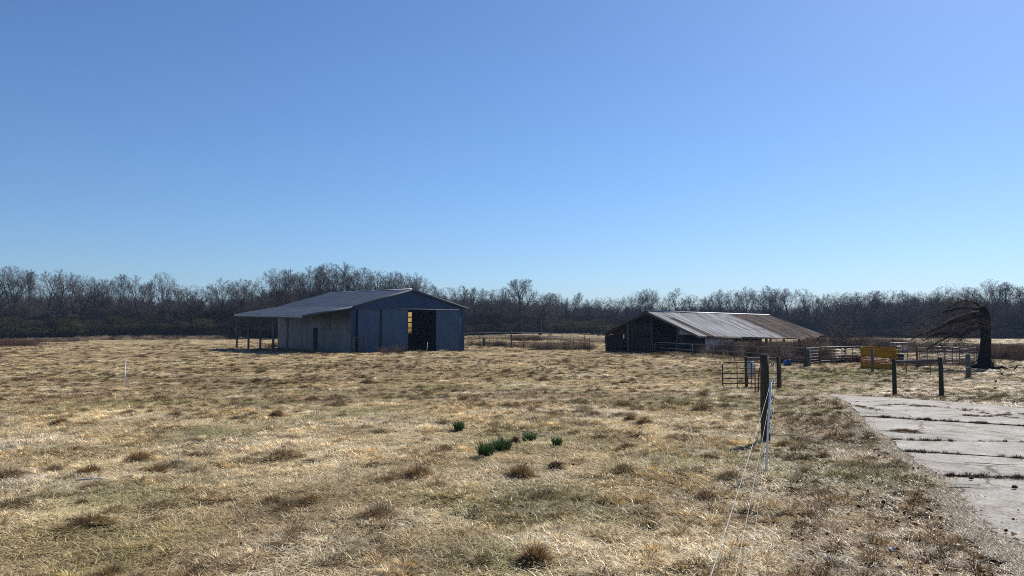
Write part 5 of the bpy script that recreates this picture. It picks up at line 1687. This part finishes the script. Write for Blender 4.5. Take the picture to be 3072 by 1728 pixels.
for k, (px, d, w, h, lab) in enumerate((
        (1760, 262, 26, 6.2, 'pale olive thicket before the far wood, touching the cattle barn low eave'),
        (1700, 258, 18, 5.2, 'olive thicket before the far wood in the gap between the barns'),
        (1500, 250, 16, 4.0, 'low olive thicket at the foot of the giant bare tree'))):
    shrub('olive', D(px, d), w, h, lab, 'evergreen thickets in the gap between the barns', 'thicket', k * 2.1 + .5)
o_src = SHRUB['olive'].children[0]

def undergrowth():
    """continuous dark understorey along the foot of the wood"""
    rng = np.random.default_rng(55)
    objs = []
    for k in range(3):
        v, q, c = leafy(rng, 4200, lobes(40 + k, 9), 0.02, (0.6, 0.55, 0.5), (1.4, 1.4, 1.2))
        mb = MB(); mb.add(v, q, None, c); objs.append(mb.build('thicket_clump_%d' % k, M['wood_inst'], link=False))
    for k in range(2):
        mb = stems(rng, 120, 0.45, (0.4, 1.0), 0.006, 0.4); mb.c.append(np.ones((mb.n, 3)))
        objs.append(mb.build('brush_clump_%d' % k, M['wood_inst'], link=False))
    c = inst_collection('undergrowth clumps', objs)
    P, S, V, T = [], [], [], []
    def edge(px):
        return np.interp(px, [-400, 640, 1250, 1400, 1640, 1700, 2450, 2600, 2900, 3000, 3500], [196, 197, 203, 241, 258, 292, 306, 280, 282, 262, 264])
    for px in np.arange(-420, 3500, 4.0):
        for row in range(3):
            x = px + rng.uniform(-3, 3); d = edge(x) + row * 5 + rng.uniform(-2.5, 2.5)
            p = D(x, d); green = rng.uniform() < np.interp(x, [600, 1300, 1700], [0.42, 0.25, 0.15])
            h = rng.uniform(1.5, 4.6) * (1 + row * 0.45) * np.interp(x, [900, 1400, 2500], [1.15, 1.0, 0.9]); w = rng.uniform(5, 9)
            P.append((p[0], p[1], hz(*p) - 0.1)); S.append((w, w, h)); V.append(rng.integers(0, 3) if green else rng.integers(3, 5))
            T.append(np.array([0.045, 0.039, 0.024]) * rng.uniform(0.5, 1.4) if green else np.array([0.08, 0.062, 0.05]) * rng.uniform(0.6, 1.3))
    n = len(P)
    instancer('undergrowth', np.array(P), np.stack([np.zeros(n), np.zeros(n), rng.uniform(0, 6.28, n)], -1), np.array(S), np.array(V), np.array(T), c)
    # dry weeds: drifts along fences, barns and the field edge
    objs = []
    for k in range(3):
        mb = stems(rng, 70, 0.5, (0.35, 1.0), 0.0075, 0.28); mb.c.append(np.ones((mb.n, 3)) * np.repeat(rng.uniform(0.6, 1.4, (mb.n // 3, 1)), 3, 0))
        objs.append(mb.build('weed_clump_%d' % k, M['wood_inst'], link=False))
    c = inst_collection('weed clumps', objs)
    P, S, V, T = [], [], [], []
    RED, TAN, DARK = (0.14, 0.085, 0.062), (0.36, 0.28, 0.18), (0.085, 0.062, 0.052)
    def drift(pa, pb, n, wide, hr, cols, w=1.2):
        for _ in range(n):
            f = rng.uniform(); x = pa[0] + (pb[0] - pa[0]) * f + rng.normal(0, wide * 0.5); y = pa[1] + (pb[1] - pa[1]) * f + rng.normal(0, wide)
            P.append((x, y, hz(x, y) - 0.03)); h = rng.uniform(*hr); S.append((w, w, h)); V.append(rng.integers(0, 3))
            T.append(np.array(cols[rng.integers(0, len(cols))]) * rng.uniform(0.6, 1.35))
    drift(D(1400, 128), D(1530, 120), 90, 0.9, (0.3, 1.1), (TAN, TAN, DARK, RED))
    drift(D(1530, 119), D(1770, 106), 130, 0.8, (0.3, 1.15), (TAN, TAN, RED, TAN))
    drift(D(1540, 150), D(1620, 148), 100, 0.6, (0.6, 1.2), (DARK, RED, TAN), 1.6)
    drift(D(1660, 107), D(1765, 105), 60, 1.2, (0.6, 1.5), (RED, TAN))
    drift(D(1400, 172), D(1820, 144), 200, 2.0, (0.4, 0.9), (TAN,), 1.8)
    drift(pf[0], pf[-1], 45, 0.3, (0.2, 0.6), (TAN, DARK))
    drift(c0, c4, 160, 0.5, (0.3, 0.9), (DARK, RED, RED))
    drift(np.array(c0) + [0, 14.], np.array(c4) + [2, 18.], 380, 2.5, (0.8, 1.9), (DARK, RED, TAN, DARK))
    drift(D(2420, 120), D(2700, 110), 330, 3.0, (0.7, 2.0), (DARK, RED, TAN), 1.6)
    drift(e0, e4, 110, 0.7, (0.25, 0.7), (DARK, RED, TAN))
    drift(D(2700, 92), D(3150, 96), 380, 3.0, (0.5, 1.3), (DARK, RED, TAN), 1.6)
    drift(D(2980, 70), D(3180, 76), 90, 1.5, (0.4, 1.1), (RED, DARK), 1.4)
    drift(D(-120, 122), D(88, 124), 260, 1.2, (0.6, 1.5), (RED, DARK, RED), 1.5)
    drift(D(80, 150), D(240, 158), 170, 2.5, (0.5, 1.1), (DARK, RED, TAN), 1.7)
    drift(D(250, 176), D(700, 182), 200, 3.0, (0.5, 1.4), (TAN, DARK), 1.8)
    drift(B1(-1.5, 27.0, 0), B1(16, 27.5, 0), 60, 0.6, (0.5, 1.2), (TAN, DARK))
    n = len(P)
    instancer('dry_weeds', np.array(P), np.stack([np.zeros(n), np.zeros(n), rng.uniform(0, 6.28, n)], -1), np.array(S), np.array(V), np.array(T), c)
undergrowth()

# ---------------------------------------------------------------- daffodil clumps and big tussocks
def clump(name, label, cat, px, py, w_px, h_px, kind, group=None):
    p = G(px, py, False); k = p[1] / F
    w, h = w_px * k * (1.1 if kind == 'daffodil' else 1.2), h_px * k * (1.3 if kind == 'daffodil' else 0.82)
    rng = np.random.default_rng(int(px))
    z = hz(p[0], p[1])
    if kind == 'daffodil':
        n = 240
        v, q, t, c = blades(rng, n, w * 0.42, (h * 0.62, h * 1.12), (0, 19), 0.012, [(3, (0.8, 0.8, 0.8)), (2, (1.5, 1.3, 1.0)), (1, (0.6, 0.9, 0.9))], True)
        m = M['green_blades']
    elif kind == 'tussock':
        v, q, t, c = blades(rng, 1100, w * 0.40, (h * 0.5, h * 1.0), (2, 106), 0.0055, BROWN, True, 0.0, (w * 0.36, h * 0.5))
        m = M['tussock']
    else:
        v, q, t, c = blades(rng, 420, w * 0.40, (h * 0.4, h * 0.75), (4, 90), 0.007, [(3, (0.16, 0.13, 0.15)), (1, (0.9, 0.85, 0.8))], True, 0.0, (w * 0.36, h * 0.5))
        m = M['tussock']
    mb = MB(); mb.add(v, q, t, c)
    if kind != 'daffodil':
        mb.add(*shade_mound(rng, w * 0.34, h * 0.5, (0.55, 0.46, 0.36) if kind == 'tussock' else (0.13, 0.11, 0.12)))
    o = mb.build(name, m); o.location = (p[0], p[1], z)
    return tag(o, label, cat, group)
for px, py, w, h, lab in (
        (1457, 1373, 42, 46, 'largest green daffodil clump, nearest the viewer, tall and upright'),
        (1507, 1352, 50, 38, 'wide green daffodil clump touching a dark dead tuft'),
        (1588, 1327, 40, 29, 'compact green daffodil clump between the wide clump and the smallest one'),
        (1671, 1339, 24, 26, 'smallest sparse green daffodil clump, on the side toward the tall post'),
        (1377, 1291, 25, 26, 'lone green daffodil clump furthest toward the metal barn')):
    clump('daffodil_clump', lab, 'flower clump', px, py, w, h, 'daffodil', 'daffodil clumps in the lawn')
for px, py, w, h, kind, lab in (
        (1560, 1430, 95, 46, 'tussock', 'broad shaggy brown grass tussock just below the daffodils'),
        (1665, 1408, 54, 36, 'dark', 'dark rounded dead tuft with white straws beside the shaggy tussock'),
        (1545, 1330, 36, 30, 'dark', 'dark dead tuft squeezed between two daffodil clumps'),
        (1250, 1432, 110, 42, 'tussock', 'wide low brown tussock on the metal barn side of the daffodils'),
        (415, 1388, 72, 44, 'tussock', 'tall dark-footed brown tussock in the open grass, above a pair of flatter ones'),
        (265, 1422, 88, 32, 'tussock', 'flat brown tussock with black shaded foot, outer one of a pair'),
        (470, 1422, 82, 34, 'tussock', 'flat brown tussock with black shaded foot, inner one of a pair'),
        (1932, 1276, 66, 32, 'tussock', 'shaggy tawny tussock, bigger of two side by side near the ropes'),
        (1890, 1266, 40, 30, 'tussock', 'tawny tussock, smaller of two side by side near the ropes'),
        (1605, 1690, 100, 62, 'tussock', 'pale bristling tussock at the very bottom of the lawn'),
        (180, 1275, 48, 28, 'tussock', 'dark brown tussock out beyond the flat pair'),
        (830, 1250, 44, 26, 'tussock', 'single reddish brown tussock on the open lawn below the lean-to')):
    clump('grass_tussock', lab, 'grass tussock', px, py, w, h, kind)

# clods on the pavement
for px, py, s, lab in ((2914, 1449, 0.018, 'small dark clod on the nearest pavement slab, next to the weedy joint'), (3044, 1476, 0.021, 'dark clod on the nearest pavement slab, toward the frame edge')):
    p = G(px, py); rng = np.random.default_rng(int(px))
    n1, n2 = 9, 14
    vs = []
    for i in range(n1):
        for j in range(n2):
            a, b = math.pi * i / (n1 - 1), 2 * math.pi * j / n2
            r = s * (1 + 0.25 * math.sin(3 * b + i) * math.sin(a) + 0.1 * rng.uniform())
            vs.append((r * math.sin(a) * math.cos(b) * 1.25, r * math.sin(a) * math.sin(b), r * 0.75 * math.cos(a) + s * 0.5))
    q = [[i * n2 + j, i * n2 + (j + 1) % n2, (i + 1) * n2 + (j + 1) % n2, (i + 1) * n2 + j] for i in range(n1 - 1) for j in range(n2)]
    mb = MB(); mb.add(vs, q); o = mb.build('dirt_clod', M['dung']); o.location = (p[0], p[1], p[2] + 0.04)
    tag(o, lab, 'clod')
for px, py, L, rz, lab in ((2905, 1483, 0.35, -0.35, 'thin dark twig lying on the nearest pavement slab'), (2962, 1408, 0.45, -0.5, 'thin twig lying across the second nearest pavement slab'), (270, 1456, 0.26, 0.25, 'pale bare stick lying in the grass below the flat tussock pair')):
    p = G(px, py); mb = MB(); r = 0.004 if px > 1000 else 0.008
    mb.tube([(-L / 2, 0, 0.01), (-L * 0.1, 0.02, 0.015), (L * 0.2, -0.01, 0.02), (L / 2, 0.03, 0.02)], [r, r, r * 0.8, r * 0.5], 5)
    mb.tube([(0, 0.01, 0.015), (L * 0.12, 0.09, 0.03)], [r * 0.7, r * 0.3], 4)
    o = mb.build('stick', M['timber'] if px > 1000 else M['fascia']); o.location = (p[0], p[1], p[2] + 0.045); o.rotation_euler = (0, 0, rz)
    tag(o, lab, 'stick')

# ---------------------------------------------------------------- storm-broken tree
def broken_tree():
    b = np.array(GP(2955, 1108)); z = hz(*b); d = b[1]
    root = thing('broken_tree', 'thick blackened tree trunk snapped at the top, its dead crown hanging to the ground', 'tree', (b[0], b[1], z))
    k = d / F
    def W(px, py, dy=0.0):
        q = at(px, py, d + dy); return q - np.array([b[0], b[1], z])
    rng = np.random.default_rng(8)
    # trunk, flared at the root, leaning a little, jagged top
    mb = MB(); n = 22; th = np.arange(n) * 2 * math.pi / n
    prof = [(1112, 2950, 46), (1104, 2951, 34), (1092, 2952, 24), (1075, 2954, 17.5), (1050, 2957, 15), (1010, 2959, 14.2), (975, 2958, 14.5), (955, 2956, 15.5), (940, 2954, 14), (928, 2952, 11)]
    rings = []
    for i, (py, px, r) in enumerate(prof):
        c = W(px, py)
        rr = r * k * (1 + 0.08 * np.sin(th * 5 + i * 0.3) + (0.22 * np.sin(th * 4 + 1) if i < 2 else 0) + rng.normal(0, 0.02, n))
        zz = np.full(n, c[2])
        if i == len(prof) - 1:
            zz = zz + np.abs(rng.normal(0, 0.18, n))
        rings.append(np.stack([c[0] + rr * np.cos(th), c[1] + rr * np.sin(th) * 0.9, zz], -1))
    idx = np.arange(n); nx = (idx + 1) % n
    mb.add(np.concatenate(rings), np.concatenate([np.stack([i * n + idx, i * n + nx, (i + 1) * n + nx, (i + 1) * n + idx], -1) for i in range(len(prof) - 1)]))
    mb.add([W(2952, 932)]); ci = mb.n - 1; base = (len(prof) - 1) * n
    mb.t.append(np.array([[base + i, base + (i + 1) % n, ci] for i in range(n)]))
    for px, h_, w in ((2960, 917, 2.6), (2947, 922, 2.2), (2953, 925, 2.0)):
        mb.tube([W(px, 950), W(px - 0.5, 935), W(px - 1, h_)], [w * 2 * k, w * 1.4 * k, 0.2 * k], 5)
    for dx, dy in ((-48, 1103), (30, 1109)):
        mb.tube([W(2952, 1085), W(2952 + dx * .5, 1098, -0.3), W(2952 + dx, dy, -0.5)], [14 * k, 8 * k, 3 * k], 8)
    mb.build('trunk', M['bark_black'], root, smooth_shade=True)
    # hanging limbs, drawn as paths that bend away towards the pens
    limbs = [([(2950, 938, 0), (2915, 945, -.3), (2862, 962, -.8), (2812, 985, -1.2), (2760, 1008, -1.5), (2722, 1030, -1.6)], 8),
             ([(2948, 945, 0), (2900, 955, .6), (2850, 975, 1.2), (2800, 985, 1.8), (2758, 1000, 2.2)], 6),
             ([(2950, 978, 0), (2910, 995, -.5), (2880, 1003, -.9), (2850, 994, -1.2), (2800, 1005, -1.6), (2760, 1020, -2.)], 5),
             ([(2948, 960, 0), (2900, 975, 1.), (2860, 995, 1.6), (2815, 1012, 2.), (2780, 1035, 2.2)], 5),
             ([(2950, 930, 0), (2910, 925, .2), (2870, 925, .6), (2830, 940, 1.), (2790, 960, 1.3)], 5),
             ([(2952, 926, 0), (2925, 905, .5), (2890, 900, .9), (2850, 910, 1.3), (2815, 930, 1.5)], 4),
             ([(2948, 950, 0), (2915, 968, -1.), (2890, 1000, -1.4), (2880, 1030, -1.6)], 4)]
    cr = MB()
    def twigs(p, dr, L, r, lvl):
        m = 3
        pts = [p]; dd = dr
        for _ in range(m):
            dd = dd + rng.normal(0, 0.25, 3) + np.array([0, 0, -0.05]); dd /= np.linalg.norm(dd); pts.append(pts[-1] + dd * L / m)
        pts = np.array(pts)
        if pts[-1][2] < 0.2:
            pts[:, 2] = np.maximum(pts[:, 2], 0.15)
        cr.tube(pts, np.linspace(r, r * 0.35, m + 1), 3, False)
        if lvl < 2:
            for _ in range(5 if lvl == 0 else 4):
                f = rng.uniform(0.2, 1); i = min(int(f * m), m - 1); q = pts[i] + (pts[i + 1] - pts[i]) * (f * m - i)
                nd = dd + rng.normal(0, 0.75, 3); nd /= np.linalg.norm(nd)
                twigs(q, nd, L * rng.uniform(0.45, 0.7), r * 0.6, lvl + 1)
    for path, r in limbs:
        P = np.array([W(*q) for q in path])
        f = np.linspace(0, len(P) - 1, 16)
        Q = np.stack([np.interp(f, range(len(P)), P[:, c]) for c in range(3)], -1) + np.cumsum(rng.normal(0, 0.055, (16, 3)), axis=0) * np.linspace(0, 1, 16)[:, None] ** 0.5
        mb = MB(); mb.tube(Q, np.linspace(r * 1.2 * k, 1.3 * k, 16), 7); mb.build('limb', M['bark_black'], root, smooth_shade=True)
        for _ in range(54):
            j = rng.integers(2, 15); p = Q[j]
            dr = (Q[j] - Q[j - 1]); dr /= np.linalg.norm(dr)
            dr = dr * 0.5 + rng.normal(0, 0.65, 3) + np.array([0, 0, 0.08]); dr /= np.linalg.norm(dr)
            twigs(p, dr, rng.uniform(0.5, 1.7), 0.0085, 0)
    cr.build('crown', M['twig_dark'], root)
    # fallen limb beside the root
    mb = MB()
    mb.tube([W(2972, 1098, -.6), W(2988, 1106, -.8), W(3005, 1100, -.9), (W(3022, 1108, -1.)), W(3040, 1112, -1.1), W(3052, 1096, -1.1)], [5 * k, 5 * k, 4 * k, 4 * k, 3 * k, 2 * k], 7)
    mb.tube([W(2978, 1102, -.7), W(2980, 1082, -.7)], [3 * k, 1.5 * k], 6)
    o = mb.build('fallen_limb', M['bark_black'], None, tuple(-np.array([b[0], b[1], z])) if False else (0, 0, 0))
    o.location = (b[0], b[1], z)
    tag(o, 'crooked dead limb lying on the grass past the root of the broken trunk', 'dead limb')
broken_tree()

# ---------------------------------------------------------------- the air
mb = MB()
x0, x1, y0, y1, z0, z1 = -2300.0, 2300.0, -130.0, 1600.0, -3.5, 62.0
mb.add([(x0, y0, z0), (x1, y0, z0), (x1, y1, z0), (x0, y1, z0), (x0, y0, z1), (x1, y0, z1), (x1, y1, z1), (x0, y1, z1)],
       [[0, 3, 2, 1], [4, 5, 6, 7], [0, 1, 5, 4], [1, 2, 6, 5], [2, 3, 7, 6], [3, 0, 4, 7]])
m, n, l = new_mat('thin winter haze')
n.remove(n["Principled BSDF"])
pv = n.new("ShaderNodeVolumePrincipled")
pv.inputs["Color"].default_value = (0.48, 0.68, 1.0, 1)
pv.inputs["Density"].default_value = 0.00016
pv.inputs["Anisotropy"].default_value = 0.0
l.new(pv.outputs[0], n["Material Output"].inputs["Volume"])
hz_o = mb.build('haze', m)
hz_o['kind'] = 'stuff'
